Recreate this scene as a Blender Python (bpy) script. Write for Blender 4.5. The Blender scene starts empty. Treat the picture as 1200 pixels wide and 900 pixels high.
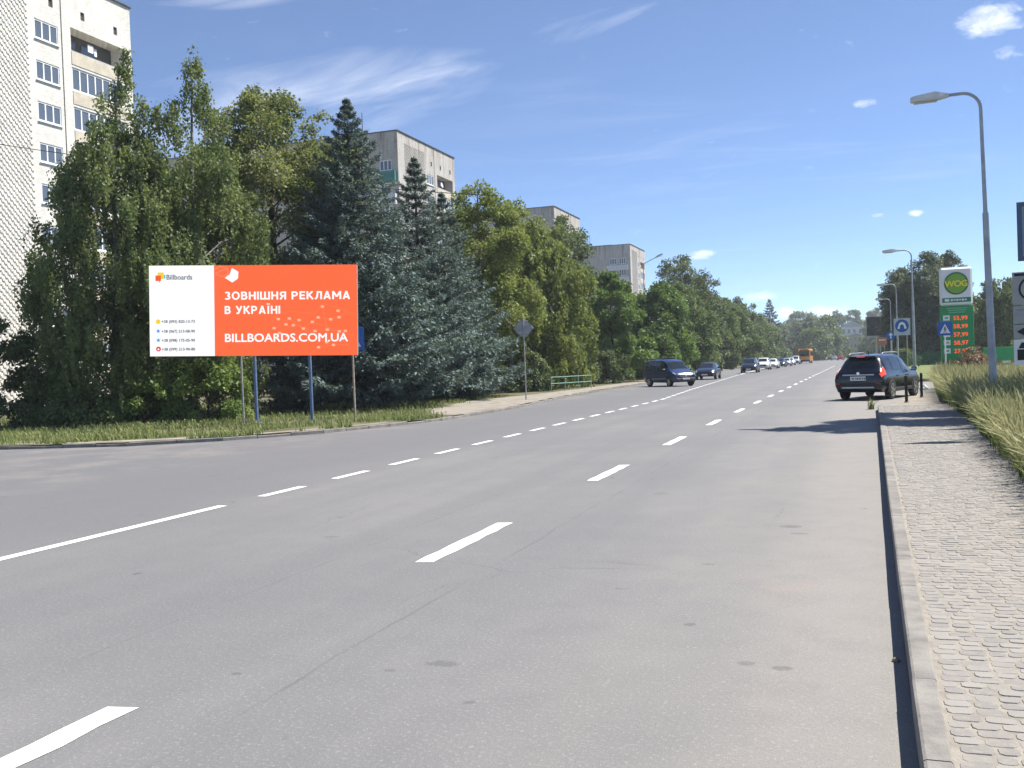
import bpy, bmesh, math, random
import numpy as np
from mathutils import Vector, Matrix

R_ = math.radians
scene = bpy.context.scene
col = scene.collection

# ------------------------------------------------------------------ camera
# World: the road runs along +Y, the right-hand kerb lies near x = 0, metres.
CAM_H = 1.70
cam_data = bpy.data.cameras.new("camera")
cam_data.sensor_width = 36.0
cam_data.lens = 34.5
cam_data.clip_start = 0.05
cam_data.clip_end = 6000.0
cam = bpy.data.objects.new("camera", cam_data)
col.objects.link(cam)
rot = Matrix(((0.94354563, 0.02965212, 0.32991271),
              (0.32911712, 0.02872593, -0.94385208),
              (-0.03746426, 0.99914742, 0.01734521)))
cam.matrix_world = Matrix.Translation((0, 0, CAM_H)) @ rot.to_4x4()
scene.camera = cam

# ------------------------------------------------------------------ light
SUN_EL = R_(57.0)
SUN_AZ = R_(53.0)            # clockwise from +Y
to_sun = Vector((math.sin(SUN_AZ) * math.cos(SUN_EL), math.cos(SUN_AZ) * math.cos(SUN_EL), math.sin(SUN_EL)))
sun_data = bpy.data.lights.new("sun", 'SUN')
sun_data.energy = 5.0
sun_data.angle = R_(0.53)
sun_data.color = (1.0, 0.955, 0.88)
sun = bpy.data.objects.new("sun", sun_data)
col.objects.link(sun)
sun.rotation_euler = (-to_sun).to_track_quat('-Z', 'Y').to_euler()
sun.location = to_sun * 60

vs = scene.view_settings
vs.view_transform = 'Standard'
vs.look = 'None'
vs.gamma = 1.0
vs.use_curve_mapping = False
EXPOSURE = 0.95
vs.exposure = EXPOSURE
scene.cycles.max_bounces = 6
scene.cycles.diffuse_bounces = 4
scene.cycles.glossy_bounces = 3
scene.cycles.transmission_bounces = 4


class NT:
    """small helper round a node tree"""
    def __init__(self, tree):
        self.t = tree
        self.n = tree.nodes
        self.l = tree.links

    def new(self, kind, **kw):
        nd = self.n.new(kind)
        for k, v in kw.items():
            setattr(nd, k, v)
        return nd

    def put(self, sock, v):
        if isinstance(v, bpy.types.NodeSocket):
            self.l.new(v, sock)
        elif v is not None:
            sock.default_value = v

    def math(self, op, a, b=None, c=None, clamp=False):
        nd = self.new('ShaderNodeMath', operation=op, use_clamp=clamp)
        self.put(nd.inputs[0], a)
        if b is not None:
            self.put(nd.inputs[1], b)
        if c is not None:
            self.put(nd.inputs[2], c)
        return nd.outputs[0]

    def noise(self, vec, scale, detail=3.0, rough=0.55, dist=0.0):
        nd = self.new('ShaderNodeTexNoise')
        self.put(nd.inputs['Vector'], vec)
        nd.inputs['Scale'].default_value = scale
        nd.inputs['Detail'].default_value = detail
        nd.inputs['Roughness'].default_value = rough
        nd.inputs['Distortion'].default_value = dist
        return nd.outputs['Fac']

    def smooth(self, v, a, b, lo=0.0, hi=1.0):
        nd = self.new('ShaderNodeMapRange', interpolation_type='SMOOTHSTEP')
        self.put(nd.inputs[0], v)
        nd.inputs[1].default_value = a
        nd.inputs[2].default_value = b
        nd.inputs[3].default_value = lo
        nd.inputs[4].default_value = hi
        return nd.outputs[0]

    def mix(self, fac, a, b, blend='MIX'):
        nd = self.new('ShaderNodeMix', data_type='RGBA', blend_type=blend)
        self.put(nd.inputs[0], fac)
        self.put(nd.inputs[6], a if isinstance(a, bpy.types.NodeSocket) else (*a, 1.0))
        self.put(nd.inputs[7], b if isinstance(b, bpy.types.NodeSocket) else (*b, 1.0))
        return nd.outputs[2]

    def combine(self, x, y, z):
        nd = self.new('ShaderNodeCombineXYZ')
        self.put(nd.inputs[0], x); self.put(nd.inputs[1], y); self.put(nd.inputs[2], z)
        return nd.outputs[0]

    def sep(self, v):
        nd = self.new('ShaderNodeSeparateXYZ')
        self.put(nd.inputs[0], v)
        return nd.outputs


# ------------------------------------------------------------------ sky
world = bpy.data.worlds.new("World")
scene.world = world
world.use_nodes = True
W = NT(world.node_tree)
for nd in list(W.n):
    W.n.remove(nd)
w_out = W.new('ShaderNodeOutputWorld')
w_bg = W.new('ShaderNodeBackground')
w_bg.inputs['Strength'].default_value = 0.096
sky = W.new('ShaderNodeTexSky', sky_type='NISHITA')
sky.sun_disc = False
sky.sun_elevation = SUN_EL
sky.sun_rotation = SUN_AZ
sky.altitude = 300.0
sky.air_density = 0.58
sky.dust_density = 0.0
sky.ozone_density = 5.5
tc = W.new('ShaderNodeTexCoord')
dx, dy, dz = W.sep(tc.outputs['Generated'])
az = W.math('ARCTAN2', dx, dy)
el = W.math('ARCSINE', dz)
# thin high cloud: long drawn-out wisps all over the sky, in the plane of the cloud deck
inv = W.math('DIVIDE', 1.0, W.math('MAXIMUM', dz, 0.03))
px_, py_ = W.math('MULTIPLY', dx, inv), W.math('MULTIPLY', dy, inv)
cir_v = W.combine(W.math('MULTIPLY', px_, 0.55), W.math('MULTIPLY', py_, 1.15), 3.7)
cir = W.noise(cir_v, 1.5, 7.0, 0.62, 1.1)
cir_m = W.noise(W.combine(px_, py_, 9.1), 0.32, 2.0, 0.5)
cirrus = W.math('MULTIPLY', W.smooth(cir, 0.47, 0.80), W.smooth(cir_m, 0.46, 0.66))
# the broad streak over the flats and the small fair-weather clouds, each where it hangs in the sky
def patch(a0, e0, wa, we, shear=0.0):
    da = W.math('SUBTRACT', az, a0)
    de = W.math('SUBTRACT', W.math('SUBTRACT', el, e0), W.math('MULTIPLY', da, shear))
    q = W.math('ADD', W.math('POWER', W.math('ABSOLUTE', W.math('DIVIDE', da, wa)), 2.0),
               W.math('POWER', W.math('ABSOLUTE', W.math('DIVIDE', de, we)), 2.0))
    return W.math('SUBTRACT', 1.0, q, clamp=True)
ae = W.combine(W.math('MULTIPLY', W.math('ADD', az, W.math('MULTIPLY', el, -1.2)), 4.0),
               W.math('MULTIPLY', W.math('SUBTRACT', el, W.math('MULTIPLY', az, 0.16)), 15.0), 0.0)
wis = W.noise(ae, 1.7, 6.0, 0.60, 0.7)
streak = None
for args in ((-0.55, 0.262, 0.22, 0.050, 0.14), (-0.43, 0.286, 0.11, 0.026, 0.2), (-0.62, 0.358, 0.10, 0.016, 0.05), (-0.70, 0.236, 0.16, 0.03, 0.1), (-0.24, 0.330, 0.08, 0.014, 0.15)):
    p_ = patch(*args)
    streak = p_ if streak is None else W.math('MAXIMUM', streak, p_)
streak = W.math('MULTIPLY', W.math('POWER', streak, 0.8), W.smooth(wis, 0.30, 0.80))
puff = None
for a0, e0, wa, we, amp in ((0.1254, 0.2887, 0.034, 0.018, 0.80), (0.142, 0.262, 0.020, 0.010, 0.40), (0.0178, 0.2345, 0.018, 0.006, 0.6), (0.0261, 0.1305, 0.010, 0.004, 0.55),
                       (0.0576, 0.1292, 0.011, 0.0045, 0.8), (-0.1413, 0.1040, 0.018, 0.007, 0.8), (-0.0841, 0.0605, 0.026, 0.007, 0.75),
                       (-0.0587, 0.0433, 0.020, 0.008, 0.8), (-0.0270, 0.0430, 0.032, 0.009, 0.8), (-0.30, 0.07, 0.05, 0.010, 0.7),
                       (0.25, 0.09, 0.06, 0.014, 0.8), (0.45, 0.16, 0.07, 0.022, 0.9), (-0.95, 0.12, 0.07, 0.018, 0.8),
                       (1.9, 0.2, 0.09, 0.03, 0.9), (-2.2, 0.17, 0.1, 0.03, 0.9), (2.9, 0.12, 0.12, 0.025, 0.9)):
    p_ = W.math('MULTIPLY', patch(a0, e0, wa, we), amp)
    puff = p_ if puff is None else W.math('MAXIMUM', puff, p_)
puf_n = W.noise(W.combine(W.math('MULTIPLY', az, 30.0), W.math('MULTIPLY', el, 60.0), 1.0), 1.5, 6.0, 0.6, 0.4)
puff = W.smooth(W.math('ADD', puff, W.math('MULTIPLY', W.math('SUBTRACT', puf_n, 0.5), 1.7)), 0.15, 1.15)
cloud = W.math('MAXIMUM', W.math('MAXIMUM', W.math('ADD', W.math('MULTIPLY', cirrus, 0.10), 0.035), W.math('MULTIPLY', streak, 0.44)), W.math('MULTIPLY', puff, 0.80), clamp=True)
cloud = W.math('MULTIPLY', cloud, W.smooth(dz, 0.0, 0.03))
w_col = W.mix(cloud, sky.outputs['Color'], (7.6, 7.8, 8.2))
W.l.new(w_col, w_bg.inputs['Color'])
W.l.new(w_bg.outputs[0], w_out.inputs['Surface'])

# ------------------------------------------------------------------ materials
MATS = {}


def mat(name, color, rough=0.7, metal=0.0, var=0.0, vscale=4.0, bump=0.0, bscale=40.0, spec=0.4, coat=0.0, emit=None, estr=0.0, var2=None, alpha=None):
    if name in MATS:
        return MATS[name]
    m = bpy.data.materials.new(name)
    m.use_nodes = True
    T = NT(m.node_tree)
    b = m.node_tree.nodes['Principled BSDF']
    b.inputs['Base Color'].default_value = (*color, 1)
    b.inputs['Roughness'].default_value = rough
    b.inputs['Metallic'].default_value = metal
    b.inputs['Specular IOR Level'].default_value = spec
    if coat:
        b.inputs['Coat Weight'].default_value = coat
        b.inputs['Coat Roughness'].default_value = 0.05
    if emit:
        b.inputs['Emission Color'].default_value = (*emit, 1)
        b.inputs['Emission Strength'].default_value = estr
    if var or bump:
        geo = T.new('ShaderNodeNewGeometry')
        if var:
            n1 = T.noise(geo.outputs['Position'], vscale, 5.0, 0.6)
            c2 = var2 if var2 else tuple(c * (1 - var) for c in color)
            c1 = tuple(min(1, c * (1 + 0.5 * var)) for c in color)
            T.l.new(T.mix(T.smooth(n1, 0.3, 0.7), c2, c1), b.inputs['Base Color'])
        if bump:
            n2 = T.noise(geo.outputs['Position'], bscale, 4.0, 0.6)
            bn = T.new('ShaderNodeBump')
            bn.inputs['Strength'].default_value = bump
            bn.inputs['Distance'].default_value = 0.02
            T.l.new(n2, bn.inputs['Height'])
            T.l.new(bn.outputs[0], b.inputs['Normal'])
    MATS[name] = m
    return m


def leaf_mat(name, dark, light, trans=0.35, spec=0.25, rough=0.55):
    if name in MATS:
        return MATS[name]
    m = bpy.data.materials.new(name)
    m.use_nodes = True
    T = NT(m.node_tree)
    b = m.node_tree.nodes['Principled BSDF']
    out = m.node_tree.nodes['Material Output']
    at = T.new('ShaderNodeAttribute', attribute_name='tint')
    c = T.mix(at.outputs['Fac'], dark, light)
    T.l.new(c, b.inputs['Base Color'])
    b.inputs['Roughness'].default_value = rough
    b.inputs['Specular IOR Level'].default_value = spec
    tr = T.new('ShaderNodeBsdfTranslucent')
    warm = T.mix(1.0, c, (1.15, 1.1, 0.55), 'MULTIPLY')
    T.l.new(warm, tr.inputs['Color'])
    mx = T.new('ShaderNodeMixShader')
    mx.inputs[0].default_value = trans
    T.l.new(b.outputs[0], mx.inputs[1])
    T.l.new(tr.outputs[0], mx.inputs[2])
    T.l.new(mx.outputs[0], out.inputs['Surface'])
    MATS[name] = m
    return m


M_white = mat('white_paint', (0.78, 0.78, 0.76), 0.6)
M_metal = mat('galvanised_steel', (0.42, 0.44, 0.46), 0.45, 0.6, var=0.25, vscale=9)
M_lamp = mat('lamp_grey', (0.40, 0.42, 0.45), 0.5, 0.2, var=0.2, vscale=3)
M_black = mat('black_plastic', (0.012, 0.012, 0.013), 0.55)
M_tyre = mat('tyre_rubber', (0.02, 0.02, 0.021), 0.85)
M_rim = mat('alloy', (0.62, 0.63, 0.65), 0.3, 0.8)
M_glass = mat('car_glass', (0.012, 0.016, 0.02), 0.06, 0.0, spec=0.6)
M_chrome = mat('chrome', (0.75, 0.76, 0.78), 0.15, 1.0)
M_bark = mat('bark', (0.075, 0.058, 0.042), 0.9, var=0.5, vscale=7, bump=0.6, bscale=18)
M_bbark = mat('birch_bark', (0.24, 0.225, 0.20), 0.85, var=0.8, vscale=5)


# ------------------------------------------------------------------ mesh building
class MB:
    def __init__(self):
        self.v = []
        self.f = []

    def add(self, vs_, fs_):
        o = len(self.v)
        self.v += [tuple(p) for p in vs_]
        self.f += [tuple(i + o for i in f) for f in fs_]
        return self

    def box(self, c, s, rz=0.0, ch=0.0):
        """box by centre and size, with chamfered edges if ch > 0"""
        hx, hy, hz = s[0] / 2, s[1] / 2, s[2] / 2
        cr, sr = math.cos(rz), math.sin(rz)

        def tr(p):
            return (c[0] + p[0] * cr - p[1] * sr, c[1] + p[0] * sr + p[1] * cr, c[2] + p[2])
        if ch <= 0:
            vs_ = [tr((x, y, z)) for z in (-hz, hz) for y in (-hy, hy) for x in (-hx, hx)]
            fs_ = [(0, 2, 3, 1), (4, 5, 7, 6), (0, 1, 5, 4), (2, 6, 7, 3), (0, 4, 6, 2), (1, 3, 7, 5)]
            return self.add(vs_, fs_)
        ch = min(ch, hx * .9, hy * .9, hz * .9)
        bm = bmesh.new()
        bmesh.ops.create_cube(bm, size=1.0)
        for v in bm.verts:
            v.co = Vector((v.co.x * s[0], v.co.y * s[1], v.co.z * s[2]))
        bmesh.ops.bevel(bm, geom=list(bm.edges), offset=ch, segments=1, affect='EDGES')
        bm.verts.index_update()
        vs_ = [tr(v.co) for v in bm.verts]
        fs_ = [tuple(v.index for v in f.verts) for f in bm.faces]
        bm.free()
        return self.add(vs_, fs_)

    def quad(self, a, b, c, d):
        return self.add([a, b, c, d], [(0, 1, 2, 3)])

    def prism(self, pts, axis, a, b):
        """extrude a 2-D outline; axis 'x' -> pts are (y,z); 'y' -> (x,z); 'z' -> (x,y)"""
        def mk(p, t):
            return {'x': (t, p[0], p[1]), 'y': (p[0], t, p[1]), 'z': (p[0], p[1], t)}[axis]
        n = len(pts)
        vs_ = [mk(p, a) for p in pts] + [mk(p, b) for p in pts]
        fs_ = [tuple(range(n))[::-1], tuple(range(n, 2 * n))]
        fs_ += [(i, (i + 1) % n, n + (i + 1) % n, n + i) for i in range(n)]
        return self.add(vs_, fs_)

    def tube(self, pts, rad, n=8, cap=True):
        pts = [Vector(p) for p in pts]
        if not hasattr(rad, '__len__'):
            rad = [rad] * len(pts)
        vs_, fs_ = [], []
        ref = None
        for i, p in enumerate(pts):
            d = (pts[min(i + 1, len(pts) - 1)] - pts[max(i - 1, 0)]).normalized()
            if ref is None:
                ref = Vector((1, 0, 0)) if abs(d.x) < 0.8 else Vector((0, 1, 0))
            u = (ref - d * ref.dot(d)).normalized()
            w = d.cross(u)
            ref = u
            for k in range(n):
                t = 2 * math.pi * k / n
                vs_.append(p + (u * math.cos(t) + w * math.sin(t)) * rad[i])
        for i in range(len(pts) - 1):
            for k in range(n):
                a, b = i * n + k, i * n + (k + 1) % n
                fs_.append((a, b, b + n, a + n))
        if cap:
            fs_.append(tuple(range(n))[::-1])
            fs_.append(tuple(range((len(pts) - 1) * n, len(pts) * n)))
        return self.add(vs_, fs_)

    def lathe(self, prof, c, axis='z', n=16):
        """prof: (radius, height) pairs round an axis through c"""
        vs_, fs_ = [], []
        for r, h in prof:
            for k in range(n):
                t = 2 * math.pi * k / n
                a, b = r * math.cos(t), r * math.sin(t)
                q = {'z': (a, b, h), 'x': (h, a, b), 'y': (a, h, b)}[axis]
                vs_.append((c[0] + q[0], c[1] + q[1], c[2] + q[2]))
        m = len(prof)
        for i in range(m - 1):
            for k in range(n):
                a, b = i * n + k, i * n + (k + 1) % n
                fs_.append((a, b, b + n, a + n))
        fs_.append(tuple(range(n))[::-1])
        fs_.append(tuple(range((m - 1) * n, m * n)))
        return self.add(vs_, fs_)

    def mesh(self, name, m, smooth=None):
        me = bpy.data.meshes.new(name)
        me.from_pydata(self.v, [], self.f)
        bm = bmesh.new()
        bm.from_mesh(me)
        bmesh.ops.recalc_face_normals(bm, faces=bm.faces)
        bm.to_mesh(me)
        bm.free()
        if m:
            me.materials.append(m)
        if smooth is not None:
            for p in me.polygons:
                p.use_smooth = True
            me.set_sharp_from_angle(angle=R_(smooth))
        return me

    def build(self, name, m, parent=None, loc=(0, 0, 0), rz=0.0, smooth=None):
        o = bpy.data.objects.new(name, self.mesh(name, m, smooth))
        col.objects.link(o)
        o.location = loc
        o.rotation_euler = (0, 0, rz)
        if parent:
            o.parent = parent
        return o


def tag(o, label, cat, group=None):
    o['label'] = label
    o['category'] = cat
    if group:
        o['group'] = group
    return o


def thing(name, label, cat, loc=(0, 0, 0), rz=0.0, group=None):
    o = bpy.data.objects.new(name, None)
    o.empty_display_size = 0.3
    col.objects.link(o)
    o.location = loc
    o.rotation_euler = (0, 0, rz)
    return tag(o, label, cat, group)


def struct(o):
    o['kind'] = 'structure'
    return o


def link_mesh(name, me, parent=None, loc=(0, 0, 0), rz=0.0, scale=None):
    o = bpy.data.objects.new(name, me)
    col.objects.link(o)
    o.location = loc
    o.rotation_euler = (0, 0, rz)
    if scale:
        o.scale = scale
    if parent:
        o.parent = parent
    return o


def copy_tree(o, parent=None):
    c = o.copy()
    col.objects.link(c)
    c.parent = parent
    for ch in list(o.children):
        copy_tree(ch, c)
    return c


def np_mesh(name, verts, nper, m, attrs, smooth=False):
    """mesh of independent n-gons from an (N*nper,3) array, face attributes by name"""
    me = bpy.data.meshes.new(name)
    nv = len(verts)
    nf = nv // nper
    me.vertices.add(nv)
    me.vertices.foreach_set('co', np.ascontiguousarray(verts, dtype=np.float32).ravel())
    me.loops.add(nv)
    me.loops.foreach_set('vertex_index', np.arange(nv, dtype=np.int32))
    me.polygons.add(nf)
    me.polygons.foreach_set('loop_start', np.arange(nf, dtype=np.int32) * nper)
    for k, a in attrs.items():
        at = me.attributes.new(k, 'FLOAT', 'FACE')
        at.data.foreach_set('value', np.ascontiguousarray(a, dtype=np.float32))
    me.materials.append(m)
    me.update(calc_edges=True)
    return me


def text_mesh(name, s, size, m, bold=0.0, depth=0.004, spacing=1.0, align='LEFT'):
    cu = bpy.data.curves.new(name, 'FONT')
    cu.body = s
    cu.size = size
    cu.extrude = depth
    cu.space_character = spacing
    cu.align_x = align
    cu.resolution_u = 3
    o = bpy.data.objects.new(name, cu)
    col.objects.link(o)
    dg = bpy.context.evaluated_depsgraph_get()
    me = bpy.data.meshes.new_from_object(o.evaluated_get(dg))
    bpy.data.objects.remove(o)
    bpy.data.curves.remove(cu)
    if bold:
        vs_ = np.empty(len(me.vertices) * 3)
        me.vertices.foreach_get('co', vs_)
        vs_ = vs_.reshape(-1, 3)
        fs_ = [tuple(p.vertices) for p in me.polygons]
        b = MB()
        for i, (ox, oy) in enumerate(((1, 0), (-1, 0), (0, 1), (0, -1), (.7, .7), (-.7, -.7))):
            b.add((vs_ + np.array([ox * bold * size, oy * bold * size, 0.0002 * i])).tolist(), fs_)
        me = bpy.data.meshes.new(name)
        me.from_pydata(b.v, [], b.f)
    me.materials.clear()
    me.materials.append(m)
    me.name = name
    return me


# ================================================================== SETTING
def ipol(y, tab):
    ys = [t[0] for t in tab]
    xs = [t[1] for t in tab]
    return float(np.interp(y, ys, xs))


RIGHT_KERB = [(-20, 0.10), (4.3, 0.20), (11.2, 0.30), (27.4, 0.56), (31.5, 0.62)]           # road face of the kerb
LEFT_KERB = [(20.2, -21.7), (20.9, -18.0), (22.3, -16.1), (24.7, -14.4), (27.3, -13.6), (30.0, -13.0), (37, -13.0), (45, -13.9),
             (57, -14.8), (75, -15.2), (124, -16.3), (170, -19.0), (260, -22.0), (420, -25.0), (700, -33.0)]
FAR_RIGHT = [(60, 0.9), (110, 1.2), (200, 0.6), (330, -0.6), (420, -2.5), (700, -12)]
BANK_EDGE = [(-20, 1.7), (6, 1.75), (13, 1.9), (18.6, 2.2), (26.9, 2.5), (36.2, 2.75), (47, 3.4), (50, 3.8)]

# ---- materials of the ground
def ground_mat():
    m = bpy.data.materials.new('meadow')
    m.use_nodes = True
    T = NT(m.node_tree)
    b = m.node_tree.nodes['Principled BSDF']
    g = T.new('ShaderNodeNewGeometry').outputs['Position']
    n1 = T.noise(g, 0.35, 6, 0.65)
    n2 = T.noise(g, 6.0, 4, 0.6)
    c = T.mix(T.smooth(n1, 0.35, 0.65), (0.055, 0.075, 0.022), (0.115, 0.125, 0.045))
    c = T.mix(T.smooth(n2, 0.45, 0.75, 0, 0.6), c, (0.16, 0.145, 0.08))
    T.l.new(c, b.inputs['Base Color'])
    b.inputs['Roughness'].default_value = 0.95
    bn = T.new('ShaderNodeBump')
    bn.inputs['Strength'].default_value = 0.7
    bn.inputs['Distance'].default_value = 0.06
    T.l.new(n2, bn.inputs['Height'])
    T.l.new(bn.outputs[0], b.inputs['Normal'])
    return m


def asphalt_mat():
    m = bpy.data.materials.new('asphalt')
    m.use_nodes = True
    T = NT(m.node_tree)
    b = m.node_tree.nodes['Principled BSDF']
    pos = T.new('ShaderNodeNewGeometry').outputs['Position']
    x, y, z = T.sep(pos)
    big = T.noise(pos, 0.22, 5, 0.6)
    strip = T.noise(T.combine(T.math('MULTIPLY', x, 1.3), T.math('MULTIPLY', y, 0.05), 0), 1.0, 4, 0.6)
    grain = T.noise(pos, 42.0, 4, 0.75)
    mott = T.noise(pos, 2.6, 5, 0.7)
    grit = T.noise(pos, 160.0, 2, 0.6)
    c = T.mix(T.smooth(big, 0.3, 0.7), (0.148, 0.147, 0.150), (0.184, 0.180, 0.176))
    c = T.mix(T.smooth(strip, 0.35, 0.65, 0, 0.45), c, (0.136, 0.136, 0.141))
    # darker, bluer tone across the far lane
    c = T.mix(T.smooth(T.math('ADD', x, T.math('MULTIPLY', big, 0.8)), -9.0, -6.6, 0.65, 0.0), c, (0.118, 0.119, 0.126))
    # dust swept against the right-hand kerb and into the side-street mouth
    d1 = T.smooth(T.math('ADD', x, T.math('MULTIPLY', T.noise(pos, 0.5, 4, 0.6), 2.2)), -1.6, 1.2)
    d2 = T.math('MULTIPLY', T.smooth(T.math('ADD', x, T.math('MULTIPLY', T.noise(pos, 0.35, 5, 0.65), 5.0)), -11.5, -9.2, 1, 0), T.smooth(T.noise(pos, 0.55, 5, 0.65), 0.44, 0.62))
    c = T.mix(T.math('MULTIPLY', d1, 0.75), c, (0.245, 0.228, 0.205))
    c = T.mix(T.math('MULTIPLY', d2, 0.55), c, (0.225, 0.205, 0.185))
    # patches of broken pinkish stone near the kerb
    pk = T.math('MULTIPLY', T.smooth(T.noise(pos, 0.9, 4, 0.7), 0.60, 0.74), T.smooth(x, -1.5, -0.3))
    c = T.mix(T.math('MULTIPLY', pk, 0.5), c, (0.30, 0.20, 0.17))
    # mottled wear, polished wheel tracks and old patches
    c = T.mix(T.smooth(mott, 0.40, 0.72, 0, 0.20), c, (0.115, 0.115, 0.120))
    for xt in (-0.95, -2.75, -4.6, -6.5, -9.3, -11.1):
        tr = T.smooth(T.math('ABSOLUTE', T.math('ADD', T.math('SUBTRACT', x, xt), T.math('MULTIPLY', T.math('SUBTRACT', big, 0.5), 0.8))), 0.1, 0.5, 0.22, 0.0)
        c = T.mix(tr, c, (0.135, 0.135, 0.140))
    # stone chippings
    c = T.mix(T.smooth(grain, 0.52, 0.76, 0, 0.65), c, (0.37, 0.365, 0.355))
    c = T.mix(T.smooth(grit, 0.28, 0.50, 0.65, 0.0), c, (0.07, 0.07, 0.075))
    # oil spots
    sp = T.new('ShaderNodeTexVoronoi')
    T.put(sp.inputs['Vector'], T.combine(T.math('MULTIPLY', x, 1.0), T.math('MULTIPLY', y, 0.8), T.noise(pos, 3.0, 2)))
    sp.inputs['Scale'].default_value = 0.9
    spot = T.smooth(T.math('ADD', sp.outputs['Distance'], T.math('MULTIPLY', T.noise(pos, 14.0, 3), 0.10)), 0.085, 0.115, 1.0, 0.0)
    spot = T.math('MULTIPLY', spot, T.smooth(T.noise(pos, 0.8, 2), 0.47, 0.54))
    c = T.mix(T.math('MULTIPLY', spot, 0.55), c, (0.06, 0.06, 0.062))
    for sx, sy, ra, rb, am in ((-2.30, 5.18, 0.13, 0.07, 0.45), (-2.55, 5.0, 0.05, 0.03, 0.4), (-0.65, 10.15, 0.14, 0.10, 0.5), (-0.55, 9.75, 0.10, 0.06, 0.4), (-0.62, 5.55, 0.06, 0.05, 0.4), (-0.42, 5.5, 0.07, 0.05, 0.45),
                               (-1.05, 6.3, 0.05, 0.05, 0.5), (-3.4, 4.75, 0.04, 0.03, 0.5), (-1.9, 4.6, 0.04, 0.04, 0.4), (-1.2, 8.2, 0.07, 0.05, 0.35), (-5.2, 9.0, 0.12, 0.06, 0.35), (-2.4, 12.5, 0.12, 0.12, 0.3)):
        e = T.math('ADD', T.math('POWER', T.math('ABSOLUTE', T.math('DIVIDE', T.math('SUBTRACT', x, sx), ra)), 2.0), T.math('POWER', T.math('ABSOLUTE', T.math('DIVIDE', T.math('SUBTRACT', y, sy), rb)), 2.0))
        e = T.smooth(T.math('ADD', e, T.math('MULTIPLY', T.noise(pos, 22.0, 3), 1.6)), 1.1, 1.7, am, 0.0)
        c = T.mix(e, c, (0.07, 0.07, 0.072))
    # sealed seams and hair cracks
    wob = T.math('MULTIPLY', T.math('SUBTRACT', T.noise(T.combine(0, T.math('MULTIPLY', y, 1.0), 5), 0.5, 5, 0.6), 0.5), 0.16)
    line = None
    for x0, w in ((-2.98, 0.007), (-4.55, 0.005), (-10.6, 0.010)):
        s = T.smooth(T.math('ABSOLUTE', T.math('SUBTRACT', T.math('SUBTRACT', x, x0), wob)), w, w * 2.4, 1.0, 0.0)
        line = s if line is None else T.math('MAXIMUM', line, s)
    line = T.math('MULTIPLY', line, T.smooth(T.noise(pos, 0.7, 3, 0.6), 0.40, 0.58))
    vo = T.new('ShaderNodeTexVoronoi', feature='DISTANCE_TO_EDGE')
    T.put(vo.inputs['Vector'], T.combine(T.math('ADD', x, T.math('MULTIPLY', T.noise(pos, 0.9, 4), 1.2)), T.math('MULTIPLY', y, 0.7), 0))
    vo.inputs['Scale'].default_value = 0.28
    crack = T.math('MULTIPLY', T.smooth(vo.outputs['Distance'], 0.0008, 0.0022, 1, 0), T.smooth(T.noise(pos, 0.33, 3), 0.50, 0.60))
    line = T.math('MAXIMUM', line, crack)
    c = T.mix(T.math('MULTIPLY', line, 0.30), c, (0.05, 0.05, 0.053))
    T.l.new(c, b.inputs['Base Color'])
    b.inputs['Roughness'].default_value = 0.82
    b.inputs['Specular IOR Level'].default_value = 0.35
    bn = T.new('ShaderNodeBump')
    bn.inputs['Strength'].default_value = 0.55
    bn.inputs['Distance'].default_value = 0.008
    T.l.new(grain, bn.inputs['Height'])
    T.l.new(bn.outputs[0], b.inputs['Normal'])
    return m


def paint_mat():
    m = bpy.data.materials.new('road_paint')
    m.use_nodes = True
    T = NT(m.node_tree)
    b = m.node_tree.nodes['Principled BSDF']
    pos = T.new('ShaderNodeNewGeometry').outputs['Position']
    w = T.smooth(T.noise(pos, 30, 5, 0.7), 0.50, 0.70, 0, 0.6)
    w2 = T.smooth(T.noise(pos, 3, 4, 0.6), 0.55, 0.8, 0, 0.35)
    c = T.mix(T.math('MAXIMUM', w, w2), (0.74, 0.74, 0.72), (0.36, 0.36, 0.36))
    T.l.new(c, b.inputs['Base Color'])
    b.inputs['Roughness'].default_value = 0.7
    return m


M_meadow = ground_mat()
M_asphalt = asphalt_mat()
M_paint = paint_mat()
M_dust = mat('trodden_dust', (0.265, 0.238, 0.198), 0.95, var=0.30, vscale=1.6, bump=0.5, bscale=22)
M_kerb = mat('kerb_concrete', (0.215, 0.201, 0.182), 0.9, var=0.32, vscale=3.5, bump=0.3, bscale=60)
M_sand = mat('joint_sand', (0.272, 0.245, 0.206), 0.95, var=0.2, vscale=8, bump=0.4, bscale=80)
M_lawn = mat('mown_lawn', (0.15, 0.175, 0.055), 0.95, var=0.35, vscale=1.2, bump=0.6, bscale=30)
M_verge_soil = mat('verge_soil', (0.115, 0.110, 0.055), 0.95, var=0.5, vscale=0.9, bump=0.7, bscale=14)


def strip(name, m, ys, left, right, z, parent=None):
    b = MB()
    for i in range(len(ys) - 1):
        a, c = ys[i], ys[i + 1]
        b.quad((left(a), a, z), (right(a), a, z), (right(c), c, z), (left(c), c, z))
    o = b.build(name, m, parent)
    return o


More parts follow.
